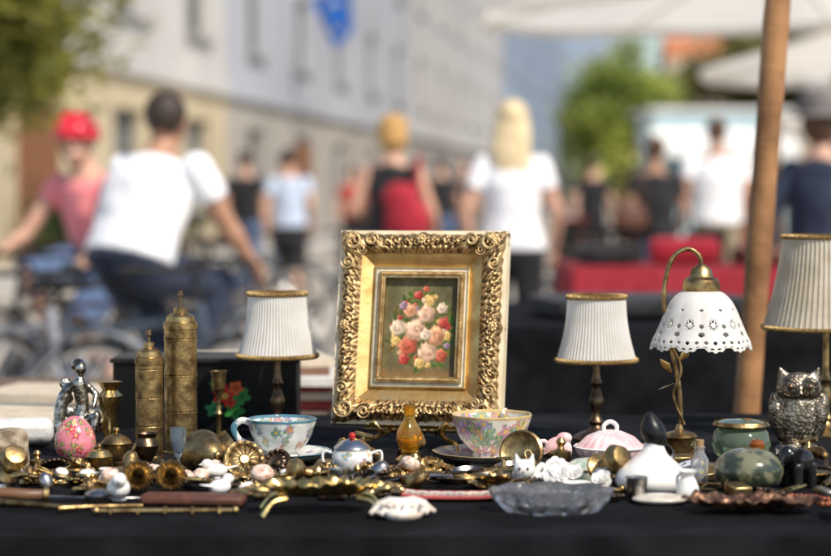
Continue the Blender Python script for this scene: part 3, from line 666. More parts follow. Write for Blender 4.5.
def knob(x,z,r): return MB().lathe([(0,0),(r*.5,0),(r*.4,r*.5),(r,r*1.3),(r*.8,r*2),(0,r*2.3)],16,T=TR(x,0,z))
L('brass_pot','small brass pot with domed lid and knob','pot',-.395,2.58,[(0,0),(.012,0),(.016,.004),(.021,.014),(.019,.026),(.021,.03),(.014,.038),(.005,.042),(0,.042)],brassd,parts=[('lid_knob',knob(0,.041,.0045),brass)],body='pot_body')
L('brass_pot','small dark brass urn with flared rim','pot',-.352,2.555,[(0,0),(.011,0),(.006,.008),(.013,.018),(.017,.03),(.012,.04),(.015,.046),(.014,.046),(.01,.04),(0,.02)],bronze)
L('brass_pot','squat brass pot with lid beside egg','pot',-.405,2.50,[(0,0),(.012,0),(.018,.01),(.0165,.02),(.018,.023),(.012,.03),(0,.032)],brass,parts=[('lid_knob',knob(0,.031,.004),brassd)],body='pot_body')
for (x,y,rt,rx) in((-.274,2.51,.03,-62),(-.238,2.53,.028,-40)):
    L('brass_bell','dull brass hand bell lying tilted','bell',x,y,[(0,.052),(.004,.05),(.005,.045),(.012,.04),(.02,.03),(.024,.014),(rt,0),(rt-.002,0),(.02,.014),(.01,.034),(0,.038)],brassd,rot=(rad(rx+150),rad(18),rad(30 if rt>.029 else -60)),z=TZ+.026)
for (x,y,r,rx,rz,mt) in((-.215,2.45,.026,62,14,brassd),(-.175,2.465,.02,55,-25,bronze),(.022,2.47,.018,35,30,brassd)):
    L('brass_medallion','large round embossed brass medallion leaning in pile','medallion',x,y,[(0,.006),(r*.2,.006),(r*.3,.0035),(r*.55,.005),(r*.7,.003),(r*.8,.0055),(r*.95,.0055),(r,.003),(r,0),(0,0)],mt,96,rot=(rad(rx),0,rad(rz)),z=TZ+r*math.sin(rad(rx))+.001,mod=lambda q,z,a,t:(q,z+(.001*math.cos(14*a) if .4<q/.028<.85 and z>.001 else 0)))
L('liqueur_glass','tiny blue tinted liqueur glass on stem','glass',-.3,2.47,[(0,0),(.011,0),(.01,.002),(.002,.005),(.002,.024),(.006,.03),(.010,.045),(.0105,.063),(.0095,.063),(.009,.045),(.004,.032),(0,.03)],M('blue_glass',(.6,.72,.82),.04,0,(.55,.68,.8),20,trans=.93))
e=E('sugar_bowl','white flowered lidded sugar pot with silver rim','bowl',(-.08,2.47,TZ))
o=MB().lathe(rs([(0,0),(.015,0),(.014,.003),(.023,.012),(.026,.024),(.023,.034),(.021,.037),(0,.037)],50),120).make('bowl_body',porcf,e); paint(o,fpaint((.8,.79,.76),flowers(5,26,(.008,.032),pA,(.004,.007)),.024,.0345,(.5,.48,.44)))
MB().lathe([(.0215,.037),(.0235,.0375),(.022,.040),(.014,.046),(.004,.049),(0,.049)],48).make('bowl_lid',M('polished_silver',(.75,.73,.7),.2,1,(.5,.48,.45),50),e); MB().ball((0,0,.0525),.0045).make('lid_knob',M('red_bead',(.5,.02,.02),.2),e)
for s in(-1,1): MB().tube(sp([(s*.023,0,.03),(s*.036,0,.033),(s*.036,0,.018),(s*.024,0,.014)],14),.0018,8).make('bowl_handle',porc,e)
e=E('oil_lamp','miniature amber glass oil lamp on brass foot','oil lamp',(-.008,2.49,TZ))
MB().lathe([(0,0),(.0185,0),(.0195,.004),(.014,.008),(.015,.016),(.0175,.02),(.010,.026),(.011,.03),(0,.03)],28,mod=lambda r,z,a,t:(r*(1+.04*math.cos(10*a)),z)).make('lamp_foot',brass,e)
MB().lathe(rs([(0,.03),(.008,.03),(.0145,.04),(.0155,.054),(.010,.066),(.0065,.074),(.008,.088),(.0072,.0885),(.0055,.074),(.0088,.065),(.0142,.053),(.0132,.041),(0,.032)],48),32,mod=lambda r,z,a,t:(r*(1+.05*math.cos(8*a)),z)).make('lamp_chimney',amber,e)
MB().lathe([(0,.034),(.0115,.038),(.0128,.045),(.0115,.046),(0,.046)],24).make('lamp_oil',M('yellow_oil',(.8,.5,.03),.1,0,(.75,.45,.02),trans=.6),e)
L('pink_dish','fluted pink and white porcelain dish with lid','dish',.251,2.52,[(0,0),(.024,0),(.025,.004),(.022,.007),(.034,.014),(.043,.026),(.044,.032),(.04,.036),(.03,.046),(.014,.053),(0,.055)],pinkp,80,parts=[('lid_knob',MB().tube(sp([(-.008,0,.053),(-.008,0,.06),(0,0,.065),(.008,0,.06),(.008,0,.053)],14),.003,8),porc),('dish_rim',MB().lathe([(.0445,.0315),(.0465,.033),(.0445,.0345)],80,closed=True,mod=lambda r,z,a,t:(r*(1+.03*abs(math.cos(10*a))),z)),porc)],body='dish_body',mod=lambda r,z,a,t:(r*(1+.035*math.cos(20*a)),z))
b=MB(); b.ball((0,0,.018),(.019,.013,.018),20); b.ball((.008,0,.034),(.011,.010,.008),14); b.tube(sp([(-.016,0,.03),(-.026,0,.028),(-.026,0,.014),(-.016,0,.01)],10),.003,8)
tag(b.make('porcelain_creamer',pinkp,None,(.19,2.6,TZ),vox=.0016,sm=2),'small pink and white porcelain creamer jug','jug')
L('brass_disc','round dark brass dish standing on edge','dish',.136,2.49,[(0,.004),(.02,.004),(.026,.008),(.029,.006),(.029,.002),(.02,0),(0,0)],brassd,rot=(rad(72),0,rad(-20)),z=TZ+.028)
b=MB(); b.ball((0,0,.014),(.018,.024,.015),20); b.ball((0,-.016,.026),(.0135,.012,.0125),20)
for s in(-1,1):
    b.tube([(s*.008,-.015,.034),(s*.0105,-.015,.045)],[.005,.0008],10); b.ball((s*.009,-.022,.004),(.005,.009,.004),10)
b.tube(sp([(0,.02,.01),(.016,.026,.008),(.022,.01,.006)],10),.0035,8)
c=b.make('cat_figurine',porc,None,(.1334,2.37,TZ),(0,0,rad(-8)),vox=.0011,sm=3); tag(c,'white porcelain cat figurine lying down','figurine')
q=MB()
for s in(-1,1): q.ball((s*.005,-.0272,.028),(.0016,.0012,.002),8)
q.ball((0,-.0286,.024),(.0012,.001,.001),8); q.make('cat_eyes',blackg,c)
def roses(label,x0,y0,n,wx,wy):
    e=E('flower_ornament',label,'ornament',(x0,y0,TZ))
    b=MB()
    for i in range(n):
        x,y=R.uniform(-wx,wx),R.uniform(-wy,wy); z=.012+R.uniform(.004,.02)*(1-abs(x)/wx*.6); r=R.uniform(.008,.013); tl=RX(R.uniform(20,70))@RY(R.uniform(-30,30))
        for rr,k0,nn in((r,0,6),(r*.72,.6,5),(r*.45,1,4),(r*.25,2,3)):
            for k in range(nn):
                a=k*2*pi/nn+k0+i; Tm=TR(x,y,z)@tl@Matrix.Rotation(a,4,'Z')@TR(rr*.6,0,(1-rr/r)*.003)@RY(-35-40*(1-rr/r))
                b.ball((0,0,0),(rr*.5,rr*.55,.0008),10,T=Tm)
    for i in range(10):
        a=R.uniform(0,6.28); b.ball((wx*.9*math.cos(a),wy*math.sin(a),.006),(.012,.006,.001),10,rot=Euler((R.uniform(-.5,.5),R.uniform(-.5,.5),a)))
    b.ball((0,0,.008),(wx*.9,wy*.9,.008),14)
    b.make('porcelain_roses',white,e)
roses('cluster of white porcelain roses and leaves',.189,2.335,14,.036,.016)
roses('smaller white porcelain flower sprig',.165,2.40,8,.02,.012)
L('trinket_box','small green and white porcelain trinket box with gold rim','box',.215,2.44,[(0,0),(.022,0),(.025,.006),(.025,.014),(.026,.0165),(.024,.022),(.015,.027),(0,.029)],M('green_porcelain',(.3,.42,.3),.2,0,(.7,.66,.55),90,coat=.4),60,parts=[('gold_rim',MB().lathe([(.0255,.0145),(.027,.0155),(.0255,.0165)],60,closed=True),brass)],body='box_body')
e=E('decanter','white teardrop decanter with black drop-shaped stopper','decanter',(.282,2.34,TZ),0)
b=MB().lathe(rs([(0,0),(.026,0),(.037,.004),(.043,.014),(.04,.026),(.03,.036),(.018,.046),(.012,.056),(.011,.06),(0,.06)],50),56)
b.v=[(x+.004*max(0,(z-.02)/.04),y,z) for x,y,z in b.v]; b.make('decanter_body',porc,e)
b=MB().lathe(rs([(0,.057),(.010,.057),(.014,.064),(.0155,.072),(.013,.082),(.008,.09),(.003,.096),(0,.097)],30),36); b.v=[(x+.006-.22*max(0,z-.06),y,z) for x,y,z in b.v]; b.make('stopper',M('black_stopper',(.008,.008,.01),.3,0,(.012,.012,.012),spec=.35),e)
L('glass_vial','tiny glass vial with cork and blue flower','bottle',.349,2.4,[(0,0),(.0105,0),(.011,.003),(.011,.032),(.006,.04),(.006,.046),(.0075,.047),(.0065,.048),(.005,.046),(.005,.04),(.010,.032),(.0095,.004),(0,.003)],glass,parts=[('cork',MB().lathe([(0,.042),(.0045,.042),(.0055,.056),(0,.056)],16),M('cork',(.4,.25,.12),.8)),('vial_filling',MB().ball((0,0,.014),(.007,.007,.01),10).ball((.001,-.002,.026),(.005,.004,.005),8),M('blue_petals',(.08,.15,.5),.6,0,(.6,.5,.1),200))],body='vial_glass')
o=MB().lathe(rs([(0,0),(.02,.001),(.036,.01),(.042,.024),(.037,.038),(.024,.047),(.01,.05),(.0,.05)],40),48,mod=lambda r,z,a,t:(r*(1+.03*noise.noise(V((math.cos(a),math.sin(a),z*20)))),z)).make('stone_egg',green,None,(.403,2.36,TZ)); tag(o,'polished green marble egg shaped stone','stone')
L('glass_jar','dark green glass pot with brass rim and lid','jar',.440,2.64,[(0,0),(.028,0),(.036,.008),(.04,.022),(.036,.038),(.03,.043),(.034,.046),(.034,.05),(.02,.054),(0,.055)],greeng,parts=[('jar_rim',MB().lathe([(.035,.044),(.0385,.047),(.035,.052)],40,closed=True),brassd)],body='jar_glass')
L('brown_bottle','small brown glass bottle with round stopper','bottle',.437,2.5,[(0,0),(.014,0),(.0165,.005),(.016,.018),(.008,.025),(.006,.03),(.009,.032),(.010,.039),(.006,.044),(0,.045)],M('brown_glass',(.4,.13,.03),.08,0,(.3,.09,.02),20,trans=.5))
b=MB(); b.ball((0,0,.044),(.035,.017,.044),28); b.ball((0,-.001,.084),(.032,.016,.024),28)
for s in(-1,1):
    b.tube([(s*.02,0,.098),(s*.028,-.001,.115)],[(.012,.007),(.001,.001)],12); b.ball((s*.029,.001,.044),(.012,.014,.036),16,rot=Euler((0,rad(s*10),0)))
    b.ball((s*.0135,-.014,.088),(.0125,.004,.0125),16); b.ball((s*.012,-.014,.004),(.01,.010,.006),12)
b.box((0,.0,.003),(.05,.034,.006))
c=b.make('owl_figurine',castm,None,(.541,2.76,TZ),(0,0,rad(-5)),vox=.0014,sm=2); tag(c,'cast metal owl figurine with large round eyes','figurine')
q=MB(); qe=MB()
for s in(-1,1):
    for rr in(.0115,.0082): q.lathe([(rr,0),(rr+.0008,.0012),(rr+.0016,0)],24,T=TR(s*.0135,-.0175,.088)@RX(90),closed=True)
    for k in range(14): a=k*2*pi/14; q.tube([(s*.0135+.0055*math.cos(a),-.0182,.088+.0055*math.sin(a)),(s*.0135+.0078*math.cos(a),-.018,.088+.0078*math.sin(a))],.0005,5)
    qe.ball((s*.0135,-.0178,.088),(.0042,.0022,.0042),12)
    for k in range(3): q.tube([(s*.012+(k-1)*.005,-.023,.006),(s*.012+(k-1)*.005,-.025,.001)],.002,6)
    for k in range(6): q.tube(sp([(s*(.022+.002*k),-.012+.0015*k,.068),(s*(.026+.002*k),-.014+.0015*k,.045),(s*(.022+.0018*k),-.011+.0015*k,.016)],10),.0009,6)
q.tube([(0,-.016,.088),(0,-.023,.079),(0,-.019,.072)],[(.003,.003),(.0028,.003),(.0004,.0004)],8)
for r_ in range(8):
    for k in range(-3,4): q.tube(sp([(k*.006+(r_%2)*.003-.0022,-.0172+abs(k)*.0009+abs(r_-3.5)*.0007,.020+r_*.006),(k*.006+(r_%2)*.003,-.0180+abs(k)*.0009+abs(r_-3.5)*.0007,.0172+r_*.006),(k*.006+(r_%2)*.003+.0022,-.0172+abs(k)*.0009+abs(r_-3.5)*.0007,.020+r_*.006)],6),.0007,5)
q.make('owl_feathers',castm,c); qe.make('owl_eyes',bronze,c)
b=MB(); b.ball((0,.002,.034),(.014,.022,.015),18); b.ball((0,-.022,.043),(.011,.011,.012),16)
b.tube(sp([(0,-.03,.042),(0,-.038,.03),(0,-.036,.014),(0,-.042,.008)],12),[.005-.0003*i for i in range(13)],10)
for s in(-1,1):
    for y in(-.012,.014): b.tube([(s*.008,y,.03),(s*.0085,y,.001)],[.007,.006],12)
    b.ball((s*.013,-.019,.043),(.003,.01,.012),12,rot=Euler((0,rad(s*20),0)))
b.tube([(0,.022,.038),(0,.027,.02)],.0015,6)
tag(b.make('elephant_figurine',blackg,None,(.465,2.37,TZ),(0,0,rad(-50)),vox=.0012,sm=2),'small black elephant figurine standing','figurine')
def leaftray(nm,label,x,y,a_,b_,mat,rz,lob=7,dep=.012,amp=.12,irr=.05):
    m=MB(); n=200; K=20; vs=[]
    for j in range(K+1):
        t=j/K
        for i in range(n):
            a=2*pi*i/n; rr=t*(1+amp*abs(math.sin(lob*a*.5))+.03*math.sin(23*a)*t+irr*noise.noise(V((math.cos(a)*2,math.sin(a)*2,lob)))*t+irr*.6*noise.noise(V((math.cos(a)*7,math.sin(a)*7,lob)))*t); px,py=a_*rr*math.cos(a),b_*rr*math.sin(a)
            zz=.003+dep*t**3*(1+.5*noise.noise(V((math.cos(a)*1.5,math.sin(a)*1.5,3))))+.0016*math.sin(a*lob*2)*t-.001*abs(math.cos(py*260))*(1-t)+(.0012+irr*.02)*noise.noise(V((px*90,py*90,1)))+irr*.012
            vs.append((px,py,max(.0005,zz)))
    m.add(vs,[(j*n+i,j*n+(i+1)%n,(j+1)*n+(i+1)%n,(j+1)*n+i) for j in range(K) for i in range(n)])
    o=m.make(nm,mat,None,(x,y,TZ+.002),(0,0,rad(rz)),ang=60); q=o.modifiers.new('t','SOLIDIFY'); q.thickness=.0016
    return tag(o,label,'tray')
leaftray('leaf_tray','bark textured copper brown leaf shaped tray',.378,2.19,.072,.036,copper,-6,5,.009,.1,.28)
e=E('brass_tray','oval brass leaf dish with scalloped rim and feet','tray',(-.105,2.185,TZ),4)
goldbr=M('bright_brass',(.88,.65,.26),.25,1,(.64,.44,.15),40,.0005,140)
o=leaftray('tray_dish','',0,0,.062,.036,goldbr,0,12,.014,.08); o.parent=e; o.location=(0,0,.017); del o['label']; del o['category']
for s in(-1,1):
    b=MB(); b.tube(sp([(s*.058,-.012,.028),(s*.074,-.014,.030),(s*.079,0,.030),(s*.074,.014,.030),(s*.058,.012,.028)],20),.0028,8); b.make('tray_handle',goldbr,e)
    for t in(-1,1): MB().tube(sp([(s*.04,t*.018,.019),(s*.055,t*.026,.016),(s*.066,t*.032,.0015)],8),[.0045,.0045,.004,.0035,.003,.003,.0035,.004,.004],8).make('tray_foot',goldbr,e)
o=MB().lathe([(0,.005),(.03,.005),(.045,.012),(.058,.024),(.064,.027),(.07,.024),(.067,.016),(.052,0),(0,0)],128,mod=lambda r,z,a,t:(r*(1+.05*(abs(((a*16/pi)%2)-1)-.5)*(r/.07)),z+.003*(abs(((a*8/pi)%2)-1)-.5)*(r/.07))).make('crystal_dish',M('crystal',(.99,.99,1),.02,0,(.98,.99,1),40,trans=.94,ior=1.6,bump=.0008,vor=160),None,(.153,2.2,TZ),(0,0,0),ang=8); o.scale=(1,.62,1); tag(o,'cut crystal ashtray dish with notched rim','dish')
o=MB().ball((0,0,.006),(.032,.022,.0065),28).make('flat_stone',M('pale_stone',(.6,.56,.47),.3,0,(.48,.43,.35),50,coat=.3),None,(.2815,2.25,TZ)); tag(o,'flat oval pale stone','stone')
b=MB(); 
for k in range(13):
    a=rad(-84+14*k); d=V((math.sin(a),-math.cos(a)*.7,0)); b.tube([V((0,.016,.008)),V((0,.016,.020))+d*.014,V((0,.018,.015))+d*.026,V((0,.018,.006))+d*(.034+.005*(k%2))],[.003,.004,.0040,.0026],10)
b.ball((0,.004,.006),(.022,.018,.009),16); b.ball((0,.02,.012),(.009,.007,.009),12)
for i in range(22): b.ball((R.uniform(-.024,.024),R.uniform(-.012,.014),.015+R.uniform(-.002,.004)),R.uniform(.002,.004),8)
tag(b.make('seashell',M('shell_white',(.82,.77,.7),.5,0,(.62,.5,.4),60,.0008,200),None,(-.0125,2.14,TZ),(0,0,rad(12)),vox=.0009,sm=1),'white ribbed rough seashell lying on cloth','shell')
b=MB(); nx,ny=110,40; b.add([(-.056+.112*i/nx,-.02+.04*j/ny,.006+.003*(abs(i/nx-.5)*2)**4+.002*(abs(j/ny-.5)*2)**4) for j in range(ny+1) for i in range(nx+1)],[(j*(nx+1)+i,j*(nx+1)+i+1,(j+1)*(nx+1)+i+1,(j+1)*(nx+1)+i) for j in range(ny) for i in range(nx)])
o=b.make('pen_tray',porcf,None,(.041,2.28,TZ),(0,0,rad(-3)),clean=False); q=o.modifiers.new('t','SOLIDIFY'); q.thickness=.004; tag(o,'white porcelain pen tray with red border pattern','tray')
def pt(p):
    u,v=abs(p.x)/.056,abs(p.y)/.02
    if u>.95 or v>.9: return (.45,.08,.07)
    if math.sin(p.x*420)*math.sin(p.y*420)>.45: return (.5,.1,.1)
    return (.72,.68,.6)
paint(o,pt)
b=MB(); b.box((0,0,.03),(.075,.05,.058)); o=b.make('rough_stone',stone,None,(-.53,2.49,TZ),(0,0,.25),bevel=.012,vox=.003,sm=3,disp=.012); tag(o,'blocky rough beige stone ornament','stone')
o=MB().box((0,0,.02),(.09,.05,.035)).make('white_case',M('white_card',(.7,.69,.66),.7),None,(-.56,2.78,TZ+.002),(0,0,.2),bevel=.012); tag(o,'white padded jewellery case','case')
o=MB().box((0,0,.007),(.12,.035,.013)).make('leather_case',leather,None,(-.255,2.24,TZ),(0,0,rad(-5)),bevel=.005); tag(o,'flat brown leather spectacle case','case')
def rodobj(nm,label,cat,pts,r,mat,n=24):
    o=MB().tube(sp(pts,n),r if isinstance(r,(int,float)) else [r[0]+(r[1]-r[0])*i/n for i in range(n+1)],10).make(nm,mat); return tag(o,label,cat)
e=E('dagger','brass handled dagger with carved wooden grip','dagger',(-.43,2.26,TZ),8)
MB().tube(sp([(-.075,.004,.008),(-.05,.0,.012),(-.02,-.004,.01),(0,0,.009)],16),[(.009-.0002*i,.007) for i in range(17)],12).make('dagger_grip',woodd,e)
MB().tube([(0,0,.009),(.006,0,.009)],.011,14).make('dagger_guard',brass,e); MB().ball((-.078,.004,.009),.009,12).make('dagger_pommel',brass,e)
MB().tube(sp([(.006,0,.007),(.05,0,.005),(.11,.002,.003)],10),[(.007-.0006*i,.0014) for i in range(11)],8,side=(0,1,0)).make('dagger_blade',silver,e)
e=E('brass_clip_bar','long brass rail with small hooks','rail',(-.277,2.165,TZ),2)
MB().tube([(-.075,0,.006),(.075,0,.006)],.0028,8).ball((-.077,0,.006),.0045).ball((.077,0,.006),.0045).make('rail_bar',brassd,e)
for k in range(5): MB().tube(sp([(-.06+.03*k,0,.009),(-.06+.03*k,-.007,.01),(-.06+.03*k,-.011,.004),(-.06+.03*k,-.006,.001)],8),.0016,6).make('rail_hook',brassd,e)
rodobj('letter_opener','thin brass letter opener on black cloth','letter opener',[(-.40,2.185,TZ+.005),(-.36,2.20,TZ+.005),(-.31,2.215,TZ+.004)],(.004,.0015),brassd)
rodobj('letter_opener','long slim brass knife lying diagonally','letter opener',[(-.50,2.23,TZ+.006),(-.46,2.22,TZ+.006),(-.38,2.19,TZ+.005)],(.006,.002),brassd)
for (x,y,rz,m_) in((.02,2.40,20,silver),(.05,2.37,-15,silver),(.035,2.43,5,brassd),(.08,2.42,35,silver),(.0,2.35,-8,bronze)):
    b=MB(); b.tube(sp([(-.06,0,.006),(-.02,0,.009),(.03,0,.004)],14),[(.0045-.00015*i,.0013) for i in range(15)],8,side=(0,1,0)); b.lathe([(.0,.0),(.012,.002),(.017,.008),(.016,.009),(.011,.003),(0,.0015)],24,T=TR(.047,0,.001)@Matrix.Diagonal((1.25,.8,1,1)))
    o=b.make('serving_spoon',m_,None,(x,y,TZ+.004+.004*R.random()),(rad(R.uniform(-8,8)),rad(R.uniform(-6,2)),rad(rz))); tag(o,'large old serving spoon in a pile','spoon','old serving spoons piled together')
b=MB(); b.lathe([(0,0),(.03,0),(.031,.002),(.012,.006),(.009,.012),(.011,.02),(.006,.024),(0,.024)],32); tag(b.make('candle_holder',brassd,None,(-.15,2.40,TZ)),'low brass candle holder','candle holder')
e=E('blue_bag','dark blue cloth bag hanging at the table edge','bag',(.49,2.115,TZ-.03),0)
b=MB(); b.tube(sp([(0,0,-.12),(0,0,-.06),(0,0,.03),(.004,0,.07),(.012,0,.1)],16),[(.022+.012*math.sin(pi*i/16)-.001*i*.6,.03) for i in range(17)],20)
b.make('bag_cloth',cl('blue_cloth',(.02,.06,.16)),e,(.0,0,0)); MB().tube(sp([(-.0,-.01,.08),(.01,-.01,.14),(.03,.0,.15),(.04,.01,.08)],14),.003,8).make('bag_strap',navy,e)
# ---------------------------------------------------------------- trinkets (templates copied)
big={'teacup':.06,'saucer':.068,'brass_tray':.085,'leaf_tray':.082,'crystal_dish':.075,'pen_tray':.05,'picture_frame':.05,'decanter':.045,'stone_egg':.044,'pink_dish':.048,'leather_case':.05,'flower_ornament':.03,'dagger':.05,'glass_jar':.044,'rough_stone':.04,'serving_spoon':.012,'oil_lamp':.022,'sugar_bowl':.032,'seashell':.075,'decorative_egg':.028,'owl':.04}
occ=[(o.location.x,o.location.y,next((v for k,v in big.items() if o.name.startswith(k)),.021)) for o in bpy.data.objects if o.parent is None and 'label' in o and 2.05<o.location.y<2.78 and abs(o.location.x)<.7]
occ+=[(-.329,2.33,.024),(-.293,2.33,.024),(-.31,2.29,.025)]
TP=[]
def tpl(name,label,cat,mb,mat,r,mx=7,ti=25,**k):
    o=mb.make(name,mat,None,(0,0,-50),**k); tag(o,label,cat,'small bric-a-brac scattered on the table'); TP.append([o,r,mx,ti]); return o
def ros(r,lob=12):
    b=MB(); b.lathe([(0,0),(r*.9,0),(r,r*.1),(r*.96,r*.22),(r*.82,r*.3),(r*.66,r*.16),(r*.52,r*.2),(r*.42,r*.4),(r*.25,r*.42),(0,r*.5)],96,mod=lambda q,z,a,t:(q*(1+.05*math.cos(lob*a)),z*(1+.2*math.cos(lob*2*a)))); return b
tpl('brass_rosette','round brass rosette button with embossed petals','rosette',ros(.016),brassd,.016,5,50)
tpl('brass_rosette','bright small brass rosette with petals','rosette',ros(.010,8),brass,.010,4,50)
tpl('door_knob','turned brass door knob lying in pile','door knob',MB().lathe([(0,0),(.014,0),(.014,.003),(.006,.007),(.006,.014),(.012,.02),(.014,.027),(.010,.034),(0,.036)],28),brassd,.018,5,95)
tpl('small_bell','tiny brass bell with loop handle','bell',MB().lathe([(.012,0),(.0095,.006),(.008,.016),(.004,.021),(0,.022)],24).tube(sp([(-.003,0,.021),(-.004,0,.027),(0,0,.03),(.004,0,.027),(.003,0,.021)],10),.0011,6),brassd,.014,3,60)
b=MB(); b.tube([(0,0,.002),(.02,0,.002),(.045,0,.002)],.0019,8); b.lathe([(.0065,-.0015),(.0085,0),(.0065,.0015),(.005,0)],20,T=TR(-.008,0,.002),closed=True); b.box((.04,.004,.002),(.008,.007,.002)); b.box((.03,.003,.002),(.003,.005,.002))
tpl('key','old iron key with ring bow','key',b,bronze,.018,8,4)
b=MB(); b.tube(sp([(-.055,0,.004),(-.03,0,.003),(.01,0,.006),(.03,0,.003)],14),[(.004-.0001*i,.001) for i in range(15)],8,side=(0,1,0)); b.ball((.045,0,.003),(.018,.011,.003),16)
tpl('spoon','tarnished silver spoon lying in pile','spoon',b,silver,.03,2,3); tpl('spoon','brass spoon with worn bowl','spoon',b,brass,.03,2,3)
tpl('thimble','tiny silver thimble among trinkets','thimble',MB().lathe([(.0085,0),(.009,.001),(.0075,.013),(.004,.017),(0,.018)],24),silver,.009,4,80)
b=MB(); b.lathe([(.0095,-.002),(.011,0),(.0095,.002),(.0088,0)],28,T=TR(0,0,.002),closed=True); b.ball((0,.011,.004),(.004,.0035,.004),10)
tpl('finger_ring','brass finger ring with set stone','ring',b,brass,.011,5,20)
b=MB(); b.ball((0,0,.003),(.013,.010,.003),20); 
for k in range(14): a=k*2*pi/14; b.ball((.0135*math.cos(a),.0105*math.sin(a),.003),.002,8)
tpl('brooch','oval brooch with beaded border','brooch',b,bronze,.015,5,35)
b=MB(); b.ball((0,0,.0035),(.0095,.0075,.0045),16,1); b.lathe([(.0095,0),(.0125,.001),(.0115,.003),(.0095,.003)],28,closed=True)
tpl('brooch','small brooch with milky white stone','brooch',b,[brass,porc],.013,3,35)
def beads(seed,s=.0026,n=34):
    q=random.Random(seed); b=MB()
    for i in range(n): a=i*2*pi/n; r=.022*(1+.25*math.sin(2*a+seed)+.12*math.sin(5*a)); b.ball((r*math.cos(a),r*.75*math.sin(a),s+.0006),s*q.uniform(.85,1.1),8)
    return b
tpl('bead_necklace','string of amber beads in loop','necklace',beads(1),M('amber_beads',(.4,.12,.03),.2,0,(.25,.05,.02),60,coat=.5),.022,2,1); tpl('bead_necklace','string of pale pearl beads in loop','necklace',beads(3,.0019,46),porc,.022,1,1)
b=MB()
for i in range(34):
    t=i/33; a=t*9; x,y=.04*(t-.5)*2+.008*math.sin(a*1.3),.014*math.sin(a); b.lathe([(.0022,-.0006),(.0028,0),(.0022,.0006),(.0018,0)],12,T=TR(x,y,.003)@RZ(a*50)@RX(90*(i%2)),closed=True)
tpl('watch_chain','tangled brass watch chain','chain',b,brass,.025,4,1)
tpl('pill_box','small round silver pill box','box',MB().lathe([(0,0),(.012,0),(.0125,.006),(.0132,.007),(.0132,.011),(.008,.014),(0,.0145)],28),silver,.014,4,15)
tpl('miniature_jug','miniature white porcelain jug with handle','jug',MB().lathe(rs([(0,0),(.007,0),(.011,.008),(.008,.018),(.006,.022),(.009,.027),(.008,.027),(.005,.021),(0,.01)],24),24).tube(sp([(.008,0,.022),(.016,0,.02),(.016,0,.01),(.01,0,.007)],10),.0015,6),porc,.014,2,2)
tpl('brass_weight','small brass scale weight with knob','weight',MB().lathe([(0,0),(.01,0),(.0105,.002),(.0105,.014),(.004,.016),(.003,.019),(.0055,.023),(.003,.027),(0,.0275)],24),brassd,.012,5,4)
tpl('embossed_box','embossed brass matchbox cover','box',MB().box((0,0,.007),(.034,.022,.013)),brassd,.019,5,8,bevel=.0015)
tpl('drawer_pull','curved bronze drawer pull handle','handle',MB().tube(sp([(-.03,0,.003),(-.024,0,.004),(-.015,-.008,.012),(0,-.01,.014),(.015,-.008,.012),(.024,0,.004),(.03,0,.003)],20),.0027,8).ball((-.03,0,.003),(.006,.006,.002)).ball((.03,0,.003),(.006,.006,.002)),bronze,.024,5,8)
tpl('shot_cup','small tarnished silver beaker','cup',MB().lathe([(0,0),(.009,0),(.010,.002),(.013,.026),(.012,.026),(.009,.003),(0,.003)],28),silver,.014,2,2)
def plate(n,a_,b_,seed,th=.0018):
    q=random.Random(seed); m=MB(); N=96; ph=[q.uniform(0,6) for _ in range(3)]
    def rr(a): return 1+.16*math.cos(4*a)+.09*math.cos(8*a+ph[1])+.05*math.cos(14*a+ph[2])
    vs=[]
    for (k,z) in((.28,0),(1,0),(1,th),(.8,th*1.6),(.5,th*1.2),(.28,th)):
        for i in range(N): a=2*pi*i/N; s=rr(a) if k>.4 else 1; vs.append((a_*k*s*math.cos(a),b_*k*s*math.sin(a),z+(.0006*math.cos(14*a) if z>th else 0)))
    m.add(vs,[(j*N+i,j*N+(i+1)%N,((j+1)%6)*N+(i+1)%N,((j+1)%6)*N+i) for j in range(6) for i in range(N)]); return m
tpl('escutcheon_plate','ornate pierced brass furniture plate','plate',plate(0,.026,.014,1),brass,.022,6,22,ang=30); tpl('escutcheon_plate','ornate dark bronze furniture mount','plate',plate(0,.02,.018,2),bronze,.02,4,25,ang=30); tpl('escutcheon_plate','pierced bright brass keyhole plate','plate',plate(0,.013,.02,5),brass,.017,5,25,ang=30)
b=MB(); b.box((0,0,.006),(.024,.02,.009)); b.tube(sp([(-.007,.01,.006),(-.007,.02,.006),(0,.026,.006),(.007,.02,.006),(.007,.01,.006)],16),.0022,8); tpl('padlock','small old brass padlock','padlock',b,brassd,.018,4,6,bevel=.002)
b=MB(); b.lathe([(0,0),(.016,0),(.018,.002),(.018,.005),(.016,.007),(.015,.006),(0,.006)],40); b.tube([(0,.018,.0035),(0,.023,.0035)],.0025,8); b.lathe([(.0035,-.001),(.0045,0),(.0035,.001)],16,T=TR(0,.027,.0035),closed=True); b.lathe([(0,.0065),(.0145,.0065),(.0145,.0068),(0,.0072)],32,1); 
for s in((.0,.008),(.006,-.002)): b.tube([(0,0,.0076),(s[0],s[1],.0076)],.0004,5,2)
tpl('pocket_watch','old pocket watch with white dial','watch',b,[silver,porc,blackg],.02,3,20)
b=MB(); b.box((0,0,.0055),(.036,.013,.011)); b.box((.0235,0,.0055),(.0105,.0125,.0105)); tpl('lighter','old silver petrol lighter','lighter',b,silver,.02,3,6,bevel=.0015)
b=MB(); b.tube([(-.016,-.01,.002),(.016,-.01,.002),(.016,.01,.002),(-.016,.01,.002)],.002,8,closed=True); b.tube([(0,-.01,.003),(0,.011,.004)],.0015,8); tpl('buckle','rectangular brass belt buckle','buckle',b,brass,.018,4,20)
